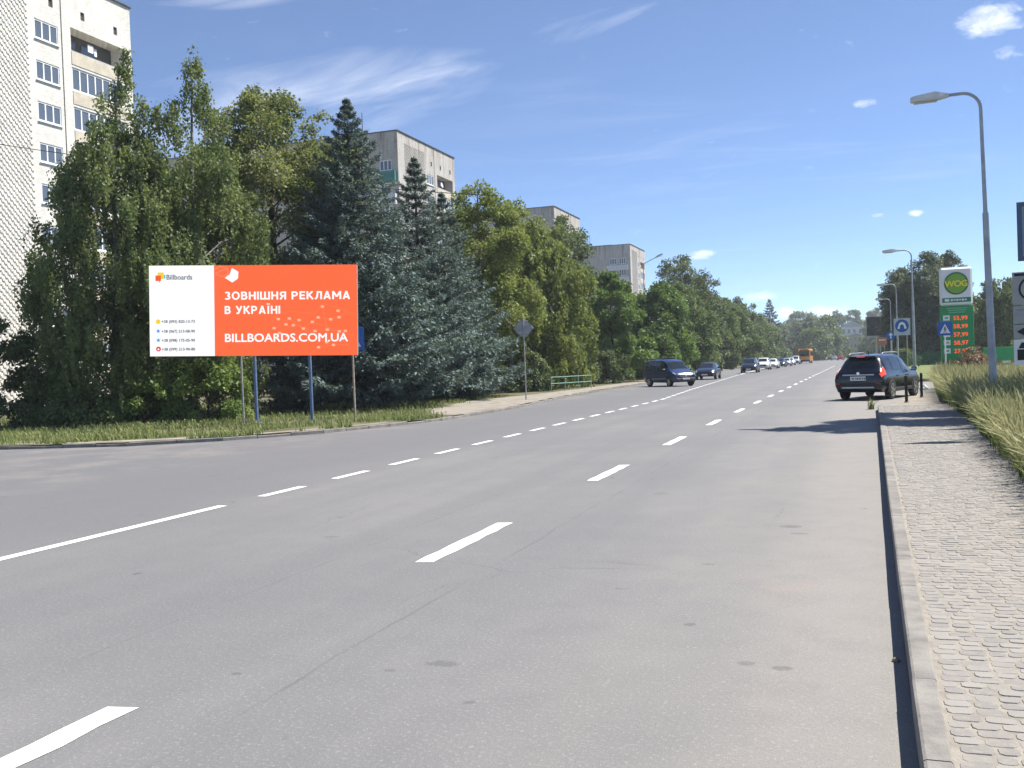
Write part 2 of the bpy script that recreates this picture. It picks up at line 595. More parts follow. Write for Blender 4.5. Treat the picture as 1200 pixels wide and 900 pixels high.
# ground to the horizon, with a low hill at the far end of the street
bm_ = MB()
xs = [-3000, -1200, -500, -250, -150, -100, -60, -30, 0, 30, 60, 100, 150, 250, 500, 1200, 3000]
ysg = [-400, -100, 0, 60, 120, 200, 280, 340, 390, 440, 490, 540, 600, 700, 900, 1400, 2600, 4500]
vv = []
for y in ysg:
    for x in xs:
        h = -0.05
        if y > 390:
            h += 15.0 * min(1, (y - 390) / 170.0) * math.exp(-((x - 20) / 170.0) ** 2) * (1.0 if y < 900 else 0.3)
        vv.append((x, y, h))
nx_ = len(xs)
bm_.add(vv, [(j * nx_ + i, j * nx_ + i + 1, (j + 1) * nx_ + i + 1, (j + 1) * nx_ + i) for j in range(len(ysg) - 1) for i in range(nx_ - 1)])
struct(bm_.build('ground', M_meadow, smooth=60))

# road: carriageway, side-street mouth on the left, station driveway on the right
def road_l(y):
    return -140.0 if y < 20.15 else ipol(y, LEFT_KERB)
def road_r(y):
    if y <= 31.5: return ipol(y, RIGHT_KERB)
    if y < 60.0: return 45.0
    return ipol(y, FAR_RIGHT)
ys_r = [-14, -5, 0, 4.3, 8, 11.2, 15, 20.14, 20.2, 20.5, 20.9, 21.5, 22.3, 23.4, 24.7, 26, 27.4, 28.6, 30, 31.49, 31.51, 37, 45, 50, 59.99, 60.01, 75, 90, 124, 170, 200, 260, 330, 420, 560]
road = struct(strip('road', M_asphalt, ys_r, road_l, road_r, 0.0))

# painted markings, each its own piece of the road
dash_me = MB()
pts = []
for k in range(9):
    t = k / 8
    pts.append((-0.085 + random.Random(k).uniform(-.011, .011), 2.15 * t))
for k in range(8, -1, -1):
    t = k / 8
    pts.append((0.085 + random.Random(k + 50).uniform(-.011, .011), 2.15 * t + 0.03))
n_ = len(pts)
dash_me.add([(p[0], p[1], 0) for p in pts], [(i, i + 1, n_ - 2 - i, n_ - 1 - i) for i in range(8)])
dash_mesh = dash_me.mesh('lane_dash', M_paint)
y0 = 1.95
k = 0
while y0 < 160:
    link_mesh('lane_dash', dash_mesh, road, (-3.65 + 0.0055 * max(0, y0 - 20), y0, 0.004))
    y0 += 5.93
    k += 1
centre = lambda y: ipol(y, [(-20, -7.95), (12, -7.98), (24, -8.08), (43, -8.15), (55, -8.9), (100, -11.2), (170, -14.0), (260, -16.0)])
short = MB()
short.quad((-0.075, 0, 0), (0.075, 0, 0), (0.075, 1.12, 0), (-0.075, 1.12, 0))
short_mesh = short.mesh('centre_dash', M_paint)
y0 = 11.9
while y0 < 104:
    link_mesh('centre_dash', short_mesh, road, (centre(y0), y0, 0.004))
    y0 += 2.1
strip('centre_line', M_paint, [-14, -4, 3, 7.3, 11.0], lambda y: centre(y) - .075, lambda y: centre(y) + .075, 0.004, road)
strip('centre_line', M_paint, [106, 120, 135, 170, 215, 260], lambda y: centre(y) - .08, lambda y: centre(y) + .08, 0.004, road)

# right-hand kerb stones and cobbled pavement
KH = 0.15
kerb_r = struct(strip('kerb', M_kerb, [-14, 0, 4.3, 11.2, 27.4, 31.4], lambda y: ipol(y, RIGHT_KERB) + 0.03, lambda y: ipol(y, RIGHT_KERB) + 0.09, KH - 0.012))
rng = random.Random(4)
y0 = -3.0
while y0 < 31.0:
    ln = 0.995
    x0, x1 = ipol(y0, RIGHT_KERB), ipol(y0 + ln, RIGHT_KERB)
    ang = math.atan2(-(x1 - x0), ln)
    hh = (KH + 0.1) / 2
    b = MB().prism([(-.055, -hh), (.055, -hh), (.055, hh - .008), (.047, hh), (-.038, hh), (-.050, hh - .006), (-.055, hh - .018)], 'y', -ln / 2, ln / 2)
    o = b.build('kerb_stone', M_kerb, kerb_r, ((x0 + x1) / 2 + 0.055 + rng.uniform(-.002, .002), y0 + ln / 2, (KH - 0.1) / 2 + rng.uniform(-.0012, .0012)), ang)
    y0 += 1.0
pav = struct(strip('pavement', M_sand, [-14, 0, 4.3, 8, 13, 18.6, 26.9, 31.4], lambda y: ipol(y, RIGHT_KERB) + 0.11, lambda y: ipol(y, BANK_EDGE) + 0.5, KH - 0.012))


def cobble_mat():
    m = bpy.data.materials.new('cobblestone')
    m.use_nodes = True
    T = NT(m.node_tree)
    b = m.node_tree.nodes['Principled BSDF']
    pos = T.new('ShaderNodeNewGeometry').outputs['Position']
    isl = T.new('ShaderNodeNewGeometry').outputs['Random Per Island']
    oi = T.new('ShaderNodeObjectInfo').outputs['Random']
    r = T.math('FRACT', T.math('ADD', T.math('MULTIPLY', isl, 1.0), T.math('MULTIPLY', oi, 7.3)))
    c = T.mix(r, (0.190, 0.178, 0.165), (0.255, 0.238, 0.218))
    c = T.mix(T.smooth(T.noise(pos, 25, 4, 0.65), 0.45, 0.7, 0, 0.7), c, (0.27, 0.245, 0.208))
    c = T.mix(T.smooth(T.noise(pos, 0.8, 3, 0.6), 0.45, 0.7, 0, 0.5), c, (0.245, 0.215, 0.19))
    T.l.new(c, b.inputs['Base Color'])
    b.inputs['Roughness'].default_value = 0.85
    bn = T.new('ShaderNodeBump')
    bn.inputs['Strength'].default_value = 0.4
    bn.inputs['Distance'].default_value = 0.006
    T.l.new(T.noise(pos, 90, 3, 0.6), bn.inputs['Height'])
    T.l.new(bn.outputs[0], b.inputs['Normal'])
    return m


M_cob = cobble_mat()


def cobble_geo(w, d, h, rg):
    """rounded sett: octagonal outline, bevelled top"""
    c = 0.22 * min(w, d)
    def ring(sx, sy, z):
        hx, hy = w / 2 * sx, d / 2 * sy
        q = [(-hx + c, -hy), (hx - c, -hy), (hx, -hy + c), (hx, hy - c), (hx - c, hy), (-hx + c, hy), (-hx, hy - c), (-hx, -hy + c)]
        return [(x, y, z) for x, y in q]
    lo, mid = ring(1, 1, 0.0), ring(1, 1, h * 0.80)
    top = [(x * 0.93, y * 0.91, h + rg.uniform(-.0015, .0015)) for x, y, z in mid]
    vs_ = lo + mid + top
    fs_ = [(i, (i + 1) % 8, 8 + (i + 1) % 8, 8 + i) for i in range(8)] + [(8 + i, 8 + (i + 1) % 8, 16 + (i + 1) % 8, 16 + i) for i in range(8)] + [tuple(range(16, 24))]
    return vs_, fs_


rg = random.Random(11)
variants = []
for k in range(14):
    w = 0.075 + 0.005 * k
    b = MB()
    b.add(*cobble_geo(w, 0.080, 0.030, rg))
    variants.append((w, b.mesh('cobble', M_cob, 20)))
rest = MB()
ncob = 0
y0 = 3.9
row = 0
while y0 < 31.2:
    xa = ipol(y0, RIGHT_KERB) + 0.122
    xb = ipol(y0, BANK_EDGE) + 0.25
    if y0 < 12.5:
        xb = min(xb, 0.165 * y0 + 0.2)
    x0 = xa + rg.uniform(0, 0.03)
    sub = min(1.0, 1.0) if y0 < 16 else 1.0
    while x0 < xb:
        w, me = variants[rg.randrange(14)]
        cx, cy = x0 + w / 2, y0 + rg.uniform(-.006, .006) + 0.10 * (x0 - xa) * 0.15
        zz = KH - 0.0392 + rg.uniform(-.0018, .0018)
        if ncob < 300 and y0 < 12:
            link_mesh('cobble', me, pav, (cx, cy, zz), rg.uniform(-.05, .05))
            ncob += 1
        else:
            vs_, fs_ = cobble_geo(w, 0.080, 0.030, rg)
            rest.add([(p[0] + cx, p[1] + cy, p[2] + zz) for p in vs_], fs_)
        x0 += w + 0.0075
    y0 += 0.089
    row += 1
o = rest.build('cobbles', M_cob, pav, smooth=20)
o['kind'] = 'stuff'

# dusty apron beyond the kerb end, where the station driveway crosses the walkway
struct(strip('dusty_apron', M_dust, [31.6, 33, 36, 40, 44, 47], lambda y: ipol(y, [(31.6, 0.7), (33, 0.95), (36, 1.25), (40, 1.8), (44, 2.6), (47, 3.3)]), lambda y: ipol(y, BANK_EDGE) + 0.6, 0.006))
# raised bank for the long grass, soil under it
struct(strip('grass_bank', M_verge_soil, [-14, 0, 6, 13, 18.6, 26.9, 36.2, 47, 50], lambda y: ipol(y, BANK_EDGE), lambda y: 30.0, KH + 0.01))
b = MB()
b.quad((3.8, 50, 0), (30, 50, 0), (30, 50, KH + 0.01), (3.8, 50, KH + 0.01))
struct(b.build('grass_bank_edge', M_verge_soil))
# lawn past the driveway with its kerb
struct(strip('lawn', M_lawn, [60.2, 75, 90, 105, 140, 200], lambda y: ipol(y, FAR_RIGHT) + 0.25, lambda y: 60.0, 0.12))
kl = struct(strip('lawn_kerb', M_kerb, [60.03, 60.2], lambda y: 1.4, lambda y: 46.0, 0.13))
for k in range(22):
    MB().box((0, 0, 0), (1.98, 0.16, 0.3), ch=0.012).build('kerb_stone', M_kerb, kl, (2.2 + 2.0 * k, 60.11, 0.0))
for k in range(40):
    yy = 61 + 2.0 * k
    MB().box((0, 0, 0), (0.16, 1.98, 0.3), ch=0.012).build('kerb_stone', M_kerb, kl, (ipol(yy, FAR_RIGHT) + 0.12, yy, 0.0), math.atan2(-(ipol(yy + 1, FAR_RIGHT) - ipol(yy - 1, FAR_RIGHT)), 2))

# left-hand verge: low kerb, sandy path, soil
VZ = 0.11
lk_y = [20.2, 20.5, 20.9, 21.5, 22.3, 23.4, 24.7, 26, 27.3, 28.6, 30, 33, 37, 41, 45, 51, 57, 66, 75, 100, 124, 170, 260, 420, 560]
struct(strip('verge', M_verge_soil, lk_y, lambda y: -140.0, lambda y: ipol(y, LEFT_KERB) - 0.12, VZ - 0.01))
struct(strip('sandy_path', M_dust, [31.5, 32.5, 34, 37, 41, 45, 51, 57, 66, 75, 100, 124, 170, 260], lambda y: ipol(y, [(31.5, -13.2), (32.5, -14.6), (37, -16.4), (45, -18.0), (54, -17.0), (75, -17.2), (124, -18.6), (260, -25)]), lambda y: ipol(y, LEFT_KERB) - 0.12, VZ - 0.005))
struct(strip('trodden_strip', M_dust, [20.75, 21.2, 21.8, 22.7, 23.8, 25, 26.4, 28], lambda y: ipol(y, [(20.75, -24), (21.2, -20.4), (21.8, -18.4), (22.7, -17.0), (23.8, -15.9), (25, -15.2), (26.4, -14.6), (28, -14.1)]),
             lambda y: ipol(y, [(20.75, -19.4), (21.2, -18.0), (21.8, -17.0), (22.7, -16.2), (23.8, -15.3), (25, -14.6), (26.4, -14.15), (28, -13.7)]), VZ - 0.004))
kl = struct(strip('verge_kerb', M_kerb, [30, 37], lambda y: ipol(y, LEFT_KERB) - 0.12, lambda y: ipol(y, LEFT_KERB) - 0.11, VZ - 0.012))
path = [(-60.0, 19.0), (-40.0, 19.4), (-30, 19.8)] + [(t[1], t[0]) for t in LEFT_KERB if t[0] < 200]
acc = []
for (xa, ya), (xb, yb) in zip(path[:-1], path[1:]):
    L = math.hypot(xb - xa, yb - ya)
    n = max(1, round(L / (1.0 if ya < 60 else 3.0)))
    for k in range(n):
        t = (k + .5) / n
        acc.append((xa + (xb - xa) * t, ya + (yb - ya) * t, L / n, math.atan2(yb - ya, xb - xa)))
for (x, y, L, a) in acc:
    nxv, nyv = -math.sin(a), math.cos(a)
    if y > 19.9 and nxv > 0.2:
        pass
    MB().box((0, 0, 0), (L - 0.01, 0.14, 0.3), ch=0.012).build('kerb_stone', M_kerb, kl, (x + nxv * 0.07, y + nyv * 0.07, VZ - 0.165 + rng.uniform(-.035, .01)), a + rng.uniform(-.015, .015))


# ---- grasses
def grass(name, label, cat, pts, hgt, width, lean, m, segs, seed, plume=0.0, zbase=0.0):
    r = np.random.default_rng(seed)
    n = len(pts)
    h = hgt * r.uniform(0.45, 1.2, n)
    a = r.uniform(0, 2 * np.pi, n)
    side = np.stack([np.cos(a), np.sin(a), np.zeros(n)], 1)
    la = r.uniform(0, 2 * np.pi, n)
    ld = np.stack([np.cos(la), np.sin(la)], 1) * r.uniform(0.05, 0.55, n)[:, None] + np.array(lean)[None, :] * r.uniform(0.4, 1.4, n)[:, None]
    base = np.concatenate([pts, np.full((n, 1), zbase)], 1) if pts.shape[1] == 2 else pts
    tint = r.uniform(0, 1, n)
    w0 = width * r.uniform(0.7, 1.3, n)
    isp = r.uniform(0, 1, n) < plume
    quads, tt, vvv = [], [], []

    def at(t):
        p = base.copy()
        p[:, 2] += h * (t - 0.28 * t ** 2.5 * np.clip(np.linalg.norm(ld, axis=1) / 0.5, 0, 1.6))
        p[:, :2] += ld * (h * t ** 1.8)[:, None]
        return p
    for s in range(segs):
        t0, t1 = s / segs, (s + 1) / segs
        wa = w0 * (1 - t0) ** 0.6
        wb = w0 * (1 - t1) ** 0.6
        if s == segs - 1:
            wa = np.where(isp, w0 * 1.7, wa)
            wb = np.where(isp, w0 * 0.5, wb)
        p0, p1 = at(t0), at(t1)
        q = np.stack([p0 - side * wa[:, None] / 2, p0 + side * wa[:, None] / 2, p1 + side * wb[:, None] / 2, p1 - side * wb[:, None] / 2], 1)
        quads.append(q)
        tt.append(tint)
        vvv.append(np.where(isp, min(1, t1 + 0.15), t1 * 0.72))
    v = np.concatenate(quads).reshape(-1, 3)
    me = np_mesh(name, v, 4, m, {'tint': np.concatenate(tt), 'up': np.concatenate(vvv)})
    o = bpy.data.objects.new(name, me)
    col.objects.link(o)
    o['kind'] = 'stuff'
    tag(o, label, cat)
    return o


def grass_mat(name, g1, g2, dry, dryamt):
    m = bpy.data.materials.new(name)
    m.use_nodes = True
    T = NT(m.node_tree)
    b = m.node_tree.nodes['Principled BSDF']
    out = m.node_tree.nodes['Material Output']
    at = T.new('ShaderNodeAttribute', attribute_name='tint').outputs['Fac']
    up = T.new('ShaderNodeAttribute', attribute_name='up').outputs['Fac']
    pos = T.new('ShaderNodeNewGeometry').outputs['Position']
    c = T.mix(at, g1, g2)
    f = T.math('ADD', T.math('MULTIPLY', up, 0.9), T.math('MULTIPLY', T.math('SUBTRACT', T.noise(pos, 0.9, 3), 0.5), 1.1))
    f = T.math('ADD', f, T.math('MULTIPLY', T.math('SUBTRACT', at, 0.5), 0.5))
    c = T.mix(T.math('MULTIPLY', T.smooth(f, 0.25, 0.95), dryamt), c, dry)
    T.l.new(c, b.inputs['Base Color'])
    b.inputs['Roughness'].default_value = 0.6
    b.inputs['Specular IOR Level'].default_value = 0.25
    tr = T.new('ShaderNodeBsdfTranslucent')
    T.l.new(c, tr.inputs['Color'])
    mx = T.new('ShaderNodeMixShader')
    mx.inputs[0].default_value = 0.35
    T.l.new(b.outputs[0], mx.inputs[1])
    T.l.new(tr.outputs[0], mx.inputs[2])
    T.l.new(mx.outputs[0], out.inputs['Surface'])
    return m


M_long = grass_mat('long_grass', (0.095, 0.150, 0.036), (0.185, 0.235, 0.075), (0.44, 0.39, 0.21), 0.72)
M_short = grass_mat('verge_grass', (0.125, 0.185, 0.046), (0.225, 0.285, 0.085), (0.38, 0.345, 0.17), 0.6)

r = np.random.default_rng(3)
n = 78000
yy = 8 + 42 * r.uniform(0, 1, n) ** 1.35
ed = np.interp(yy, [t[0] for t in BANK_EDGE], [t[1] for t in BANK_EDGE])
xx = ed + 0.05 * np.sin(yy * 2.9) * np.sin(yy * 1.1 + 0.6) + r.normal(0, 0.05, n) + (np.where(yy < 20, 3.2, 6.5)) * r.uniform(0, 1, n) ** 1.5
clump = 0.5 + 0.5 * np.sin(xx * 3.1 + np.sin(yy * 1.7) * 2) * np.sin(yy * 2.3 + 1.3)
keep = r.uniform(0, 1, n) < 0.45 + 0.55 * clump
grass('long_grass', 'long half-dry grass leaning over the cobbled pavement', 'grass', np.stack([xx, yy], 1)[keep], np.interp(yy, [8, 17, 28, 50], [.62, .70, .98, 1.02])[keep], 0.015, (-0.20, -0.09), M_long, 4, 5, plume=0.45, zbase=KH)
# verge grass
n = 34000
yy = 20.6 + 30 * r.uniform(0, 1, n) ** 1.6
ed = np.interp(yy, [t[0] for t in LEFT_KERB], [t[1] for t in LEFT_KERB])
xx = ed - 0.15 - 26 * r.uniform(0, 1, n) ** 1.5
pl = np.interp(yy, [31.5, 32.5, 37, 45, 54], [-13.0, -14.6, -16.4, -18.0, -17.0])
nz = np.sin(xx * 0.9 + 1.1) * np.sin(yy * 1.3 + xx * 0.4) + 0.5 * np.sin(xx * 2.7) * np.sin(yy * 3.1)
dist = (ed - xx)
strip_gap = (dist > 0.75) & (dist < 1.9) & (yy < 28) & (nz < 0.75)
near_edge = (dist < 1.0) & (nz < 0.15)
patchy = (dist < 6) & (np.sin(xx * 0.55 + 2.0 * np.sin(yy * 0.5)) * np.sin(yy * 0.8 + 0.7) > 0.55)
keep = ~((yy > 31) & (xx > pl + 0.7 * nz - 0.2)) & ~strip_gap & ~near_edge & ~(patchy & (r.uniform(0, 1, n) < 0.75))
grass('verge_grass', 'uneven green grass on the verge under the trees', 'grass', np.stack([xx, yy], 1)[keep], 0.23, 0.030, (-0.1, -0.1), M_short, 3, 8, plume=0.10, zbase=VZ - .01)


# ================================================================== TREES
def unit(v):
    return v / np.maximum(np.linalg.norm(v, axis=1, keepdims=True), 1e-6)


def leaf_quads(p, d, nrm, L, wd):
    """rhombic leaves: base p, direction d, facing nrm, length L, width factor"""
    s = unit(np.cross(d, nrm))
    L = L[:, None]
    return np.stack([p, p + d * L * 0.5 + s * L * wd, p + d * L, p + d * L * 0.5 - s * L * wd], 1).reshape(-1, 3)


def limbs(mb, base, tips, r0, top, rg, sides=6):
    """tapered trunk with limbs that reach towards the given tips"""
    base, top = Vector(base), Vector(top)
    n = 7
    wob = [Vector((rg.uniform(-1, 1), rg.uniform(-1, 1), 0)) * 0.012 * (top - base).length for _ in range(n + 1)]
    wob[0] = Vector((0, 0, 0))
    line = [base.lerp(top, k / n) + wob[k] for k in range(n + 1)]
    mb.tube(line, [r0 * (1.25 if k == 0 else 1) * (1 - 0.86 * (k / n)) for k in range(n + 1)], 9)
    H = (top - base).z
    for t in tips:
        t = Vector(t)
        rad = math.hypot(t.x - base.x, t.y - base.y)
        hz = max(0.12 * H, min(0.93 * H, t.z - base.z - 0.55 * rad))
        f = hz / H
        k = min(n - 1, int(f * n))
        st = line[k].lerp(line[k + 1], f * n - k)
        mid = st.lerp(t, 0.5) + Vector((rg.uniform(-.2, .2), rg.uniform(-.2, .2), 0.12 * rad))
        rr = max(0.018, r0 * 0.42 * (1 - f))
        mb.tube([st, st.lerp(mid, .5), mid, t], [rr, rr * .8, rr * .55, rr * .18], sides, cap=False)


def prof(t, kind):
    if kind == 'oval':
        return np.sqrt(np.clip(1 - (2 * t - 0.95) ** 2 / 1.05, 0, 1)) * 1.0
    if kind == 'birch':
        return np.interp(t, [0, .12, .30, .42, .52, .62, .78, .9, 1.0], [.72, .95, 1.0, .95, .80, .60, .30, .11, .01])
    if kind == 'round':
        return np.interp(t, [0, .1, .3, .55, .8, .93, 1.0], [.55, .85, 1.0, .98, .72, .42, .10])
    if kind == 'column':
        return np.interp(t, [0, .1, .5, .8, .93, 1.0], [.6, .9, 1.0, .78, .45, .12])
    if kind == 'skirt':
        return np.interp(t, [0, .15, .4, .65, .85, 1.0], [.95, 1.0, .95, .78, .5, .08])
    return np.ones_like(t)


def broadleaf(name, label, loc, H, R, zc, m, nleaf, leaf, shape='round', seed=0, clumps=120, csize=0.9, bark=None, droop=0.0, group=None, cat='tree', trunk_r=None, proto=False, lean=(0, 0), flat=0.75, strands=False, sx=1.0):
    r = np.random.default_rng(seed)
    rg = random.Random(seed)
    root = thing(name, label, cat, loc, 0.0, group)
    # clump centres through the crown, more of them towards the outside
    t = r.beta(1.15, 1.15, clumps)
    a = r.uniform(0, 2 * np.pi, clumps)
    ph = r.uniform(0, 6.28, 6)
    lobes = 1 + 0.16 * np.sin(2 * a + ph[0] + 3 * t) + 0.12 * np.sin(3 * a + ph[1] - 7 * t) + 0.10 * np.sin(5 * a + 11 * t + ph[2])
    rad = R * prof(t, shape) * lobes * (0.25 + 0.75 * np.sqrt(r.uniform(0, 1, clumps)))
    c = np.stack([rad * np.cos(a) * sx + lean[0] * t, rad * np.sin(a) + lean[1] * t, zc + t * (H - zc - 0.35 * csize)], 1)
    cs = csize * r.uniform(0.55, 1.25, clumps) * (np.interp(t, [0, .5, .75, 1], [1, .9, .48, .16]) if shape == 'birch' else np.interp(t, [0, .75, 1], [1, .95, .55]))
    w = cs ** 2.0 * np.interp(t, [0, .8, 1], [1, 1, .75])
    idx = r.choice(clumps, nleaf, p=w / w.sum())
    ctint = r.uniform(0, 1, clumps)
    if strands:
        ns = 26
        so = r.normal(0, 0.42, (clumps, ns, 3)) * cs[:, None, None]
        sl = r.uniform(0.5, 1.9, (clumps, ns)) * np.interp(t, [0, .55, .8, 1], [1.0, .95, .5, .2])[:, None] * droop
        s = r.integers(0, ns, nleaf)
        u = r.uniform(0, 1, nleaf)
        p = c[idx] + so[idx, s]
        out_ = unit(np.concatenate([c[idx][:, :2], np.zeros((nleaf, 1))], 1))
        p[:, 2] -= sl[idx, s] * u ** 1.2 - 0.3
        p += out_ * (0.22 * np.sin(np.pi * np.clip(u, 0, 1)))[:, None] + r.normal(0, 0.05, (nleaf, 3))
        d = unit(r.normal(0, 0.5, (nleaf, 3)) + np.array([0, 0, -0.9]))
        nr = unit(r.normal(0, 0.8, (nleaf, 3)) + out_ * 0.6 + np.array([0, 0, 0.3]))
    else:
        q = unit(r.normal(0, 1, (nleaf, 3))) * (r.uniform(0, 1, (nleaf, 1)) ** 0.42)
        q[:, 2] *= flat
        p = c[idx] + q * cs[idx][:, None]
        p[:, 2] -= droop * np.linalg.norm(q[:, :2], axis=1) ** 2 * cs[idx] * 0.6
        ctr = np.array([0, 0, zc + 0.4 * (H - zc)])
        outw = unit(p - ctr)
        d = unit(r.normal(0, 0.7, (nleaf, 3)) + outw * 0.5 + np.array([0, 0, -0.25 - droop * .3]))
        nr = unit(r.normal(0, 0.6, (nleaf, 3)) + outw * 0.35 + np.array([0, 0, 0.75]))
    p[:, 2] = np.maximum(p[:, 2], 0.12)
    L = leaf * r.uniform(0.6, 1.3, nleaf)
    v = leaf_quads(p, d, nr, L, 0.36)
    tint = np.clip(0.55 * ctint[idx] + 0.45 * r.uniform(0, 1, nleaf), 0, 1)
    me = np_mesh('crown', v, 4, m, {'tint': tint})
    link_mesh('crown', me, root)
    mb = MB()
    k = r.choice(clumps, min(clumps, 34), replace=False)
    limbs(mb, (0, 0, -0.15), [tuple(c[i]) for i in k], trunk_r or 0.016 * H, (lean[0] * .8, lean[1] * .8, H * 0.93), rg)
    mb.build('trunk', bark or M_bark, root, smooth=50)
    return root


def spruce(name, label, loc, H, R, m, seed=0, whorls=30, per=9, twigs=34, zc=0.5, group=None, cat='spruce', nsz=1.0):
    r = np.random.default_rng(seed)
    rg = random.Random(seed)
    root = thing(name, label, cat, loc, 0.0, group)
    P_, D_, N_, L_, T_ = [], [], [], [], []
    mb = MB()
    mb.tube([(0, 0, -0.15), (0.03, 0, H * .35), (0.0, 0.04, H * .7), (0, 0, H)], [0.015 * H, .0115 * H, .006 * H, .01], 9)
    for i in range(whorls):
        f = 1 - (1 - i / (whorls - 1)) ** 1.12
        z = zc + f * (H - zc - 0.25)
        Lb = R * (1 - f) ** 0.94 * (1 + 0.10 * math.sin(i * 1.9)) + 0.06
        if f < 0.08:
            Lb *= 0.75 + 3 * f
        n = max(5, int(per * (1 - 0.60 * f)))
        a0 = rg.uniform(0, 6.28)
        for k in range(n):
            a = a0 + 2 * math.pi * (k + rg.uniform(-.3, .3)) / n
            lb = Lb * rg.uniform(0.70, 1.15)
            el0 = np.interp(f, [0, .5, .85, 1], [-0.30, -0.16, 0.10, 0.45]) + rg.uniform(-.07, .07)
            dirh = np.array([math.cos(a), math.sin(a), 0.0])
            sid = np.array([-math.sin(a), math.cos(a), 0.0])
            z0 = z + rg.uniform(-.07, .07)

            def at(u):
                return dirh * (lb * u)[:, None] + np.array([0, 0, 1.0]) * (z0 + lb * (el0 * u + 0.28 * u ** 2.4))[:, None]
            nt = max(8, int(twigs * (0.35 + lb / R)))
            u = r.uniform(0.12, 1.0, nt) ** 0.75
            p = at(u)
            sgn = np.where(r.uniform(0, 1, nt) < 0.5, -1.0, 1.0)
            tl = lb * 0.40 * (1.08 - u) + 0.10 * (1 - 0.7 * f)
            reach = r.uniform(0, 1, nt)
            dd = unit(dirh[None] * 0.75 + sid[None] * (sgn * 0.85)[:, None] + np.stack([np.zeros(nt), np.zeros(nt), r.uniform(-0.16, 0.06, nt)], 1))
            p = p + dd * (tl * reach)[:, None]
            p[:, 2] -= 0.10 * (tl * reach)
            ctint = rg.uniform(0, 1)
            for rep in range(4):
                nn = unit(r.normal(0, 0.40, (nt, 3)) + np.array([0, 0, 1.0]))
                d2 = unit(dd + r.normal(0, 0.35, (nt, 3)) + np.array([0, 0, 0.12 - 0.25 * rep]))
                P_.append(p + r.normal(0, 0.035, (nt, 3)))
                D_.append(d2)
                N_.append(nn)
                L_.append(r.uniform(0.14, 0.30, nt) * nsz * (1 - 0.5 * f))
                T_.append(np.clip(0.35 * ctint + 0.3 * r.uniform(0, 1, nt) + 0.35 * u, 0, 1))   # needles paler towards the branch tips
            if rg.random() < 0.5:
                us = np.array([0, .5, .95])
                q = at(us)
                mb.tube([tuple(x) for x in q], [0.03, 0.02, 0.006], 5, cap=False)
    P_, D_, N_, L_, T_ = (np.concatenate(x) for x in (P_, D_, N_, L_, T_))
    P_[:, 2] = np.maximum(P_[:, 2], 0.1)
    v = leaf_quads(P_, D_, N_, L_, 0.17)
    link_mesh('crown', np_mesh('crown', v, 4, m, {'tint': T_}), root)
    mb.build('trunk', M_bark, root, smooth=50)
    return root


L_birch = leaf_mat('birch_leaf', (0.092, 0.135, 0.046), (0.225, 0.275, 0.120), 0.45)
L_linden = leaf_mat('linden_leaf', (0.060, 0.098, 0.032), (0.30, 0.325, 0.155), 0.40)
L_linden2 = leaf_mat('linden_bloom_leaf', (0.098, 0.145, 0.040), (0.275, 0.315, 0.115), 0.45)
L_green = leaf_mat('walnut_leaf', (0.072, 0.135, 0.036), (0.19, 0.28, 0.085), 0.35)
L_dark = leaf_mat('dark_leaf', (0.062, 0.095, 0.038), (0.155, 0.20, 0.088), 0.30)
L_mid = leaf_mat('ash_leaf', (0.072, 0.118, 0.040), (0.185, 0.245, 0.092), 0.33)
L_spr = leaf_mat('blue_needles', (0.046, 0.076, 0.068), (0.195, 0.260, 0.243), 0.12, spec=0.2)
L_dspr = leaf_mat('dark_needles', (0.022, 0.040, 0.030), (0.060, 0.085, 0.068), 0.10, spec=0.2)
L_pop = leaf_mat('poplar_leaf', (0.074, 0.108, 0.060), (0.20, 0.24, 0.155), 0.30)
L_will = leaf_mat('willow_leaf', (0.085, 0.12, 0.048), (0.23, 0.265, 0.14), 0.32)
L_bush = leaf_mat('bush_leaf', (0.090, 0.150, 0.034), (0.235, 0.31, 0.095), 0.35)

GB = 'trees lining the left side of the road'
broadleaf('birch_tree', 'tall weeping birch in front of the near flats, at the left end of the row', (-27.0, 30.6, VZ), 14.4, 3.1, 1.5, L_birch, 90000, 0.115, 'birch', 21, 150, 0.70, M_bbark, 1.0, GB, strands=True, trunk_r=0.17, lean=(0.9, 0.3))
broadleaf('birch_tree', 'broad weeping birch just left of the billboard, thin feathery top', (-25.0, 32.8, VZ), 14.9, 3.6, 1.2, L_birch, 105000, 0.115, 'birch', 22, 175, 0.72, M_bbark, 1.05, GB, strands=True, trunk_r=0.18, lean=(0.45, 0.15))
broadleaf('linden_tree', 'tall dark linden with yellow bracts above the billboard', (-25.6, 40.2, VZ), 15.4, 4.7, 3.2, L_linden, 120000, 0.145, 'round', 23, 230, 0.92, None, 0.5, GB, trunk_r=0.30)
spruce('blue_spruce', 'tallest blue spruce, right behind the billboard', (-20.7, 38.6, VZ), 13.7, 5.2, L_spr, 31, 28, 20, 120, 0.9, GB)
spruce('blue_spruce', 'second blue spruce along the row, slim top against the flats', (-21.2, 46.6, VZ), 12.7, 4.5, L_spr, 32, 26, 18, 108, 0.8, GB)
spruce('blue_spruce', 'third blue spruce, shorter, beside the yellow-green lindens', (-21.6, 51.0, VZ), 11.6, 4.3, L_spr, 33, 24, 17, 100, 0.8, GB)
broadleaf('linden_tree', 'yellow-green blooming linden next to the third spruce', (-21.8, 57.0, VZ), 13.5, 3.3, 1.8, L_linden2, 52000, 0.18, 'round', 24, 110, 0.95, None, 0.6, GB)
broadleaf('linden_tree', 'blooming linden behind the roadside sign with grey back', (-22.5, 66.0, VZ), 13.6, 3.3, 2.0, L_linden2, 42000, 0.19, 'round', 25, 100, 1.0, None, 0.6, GB)
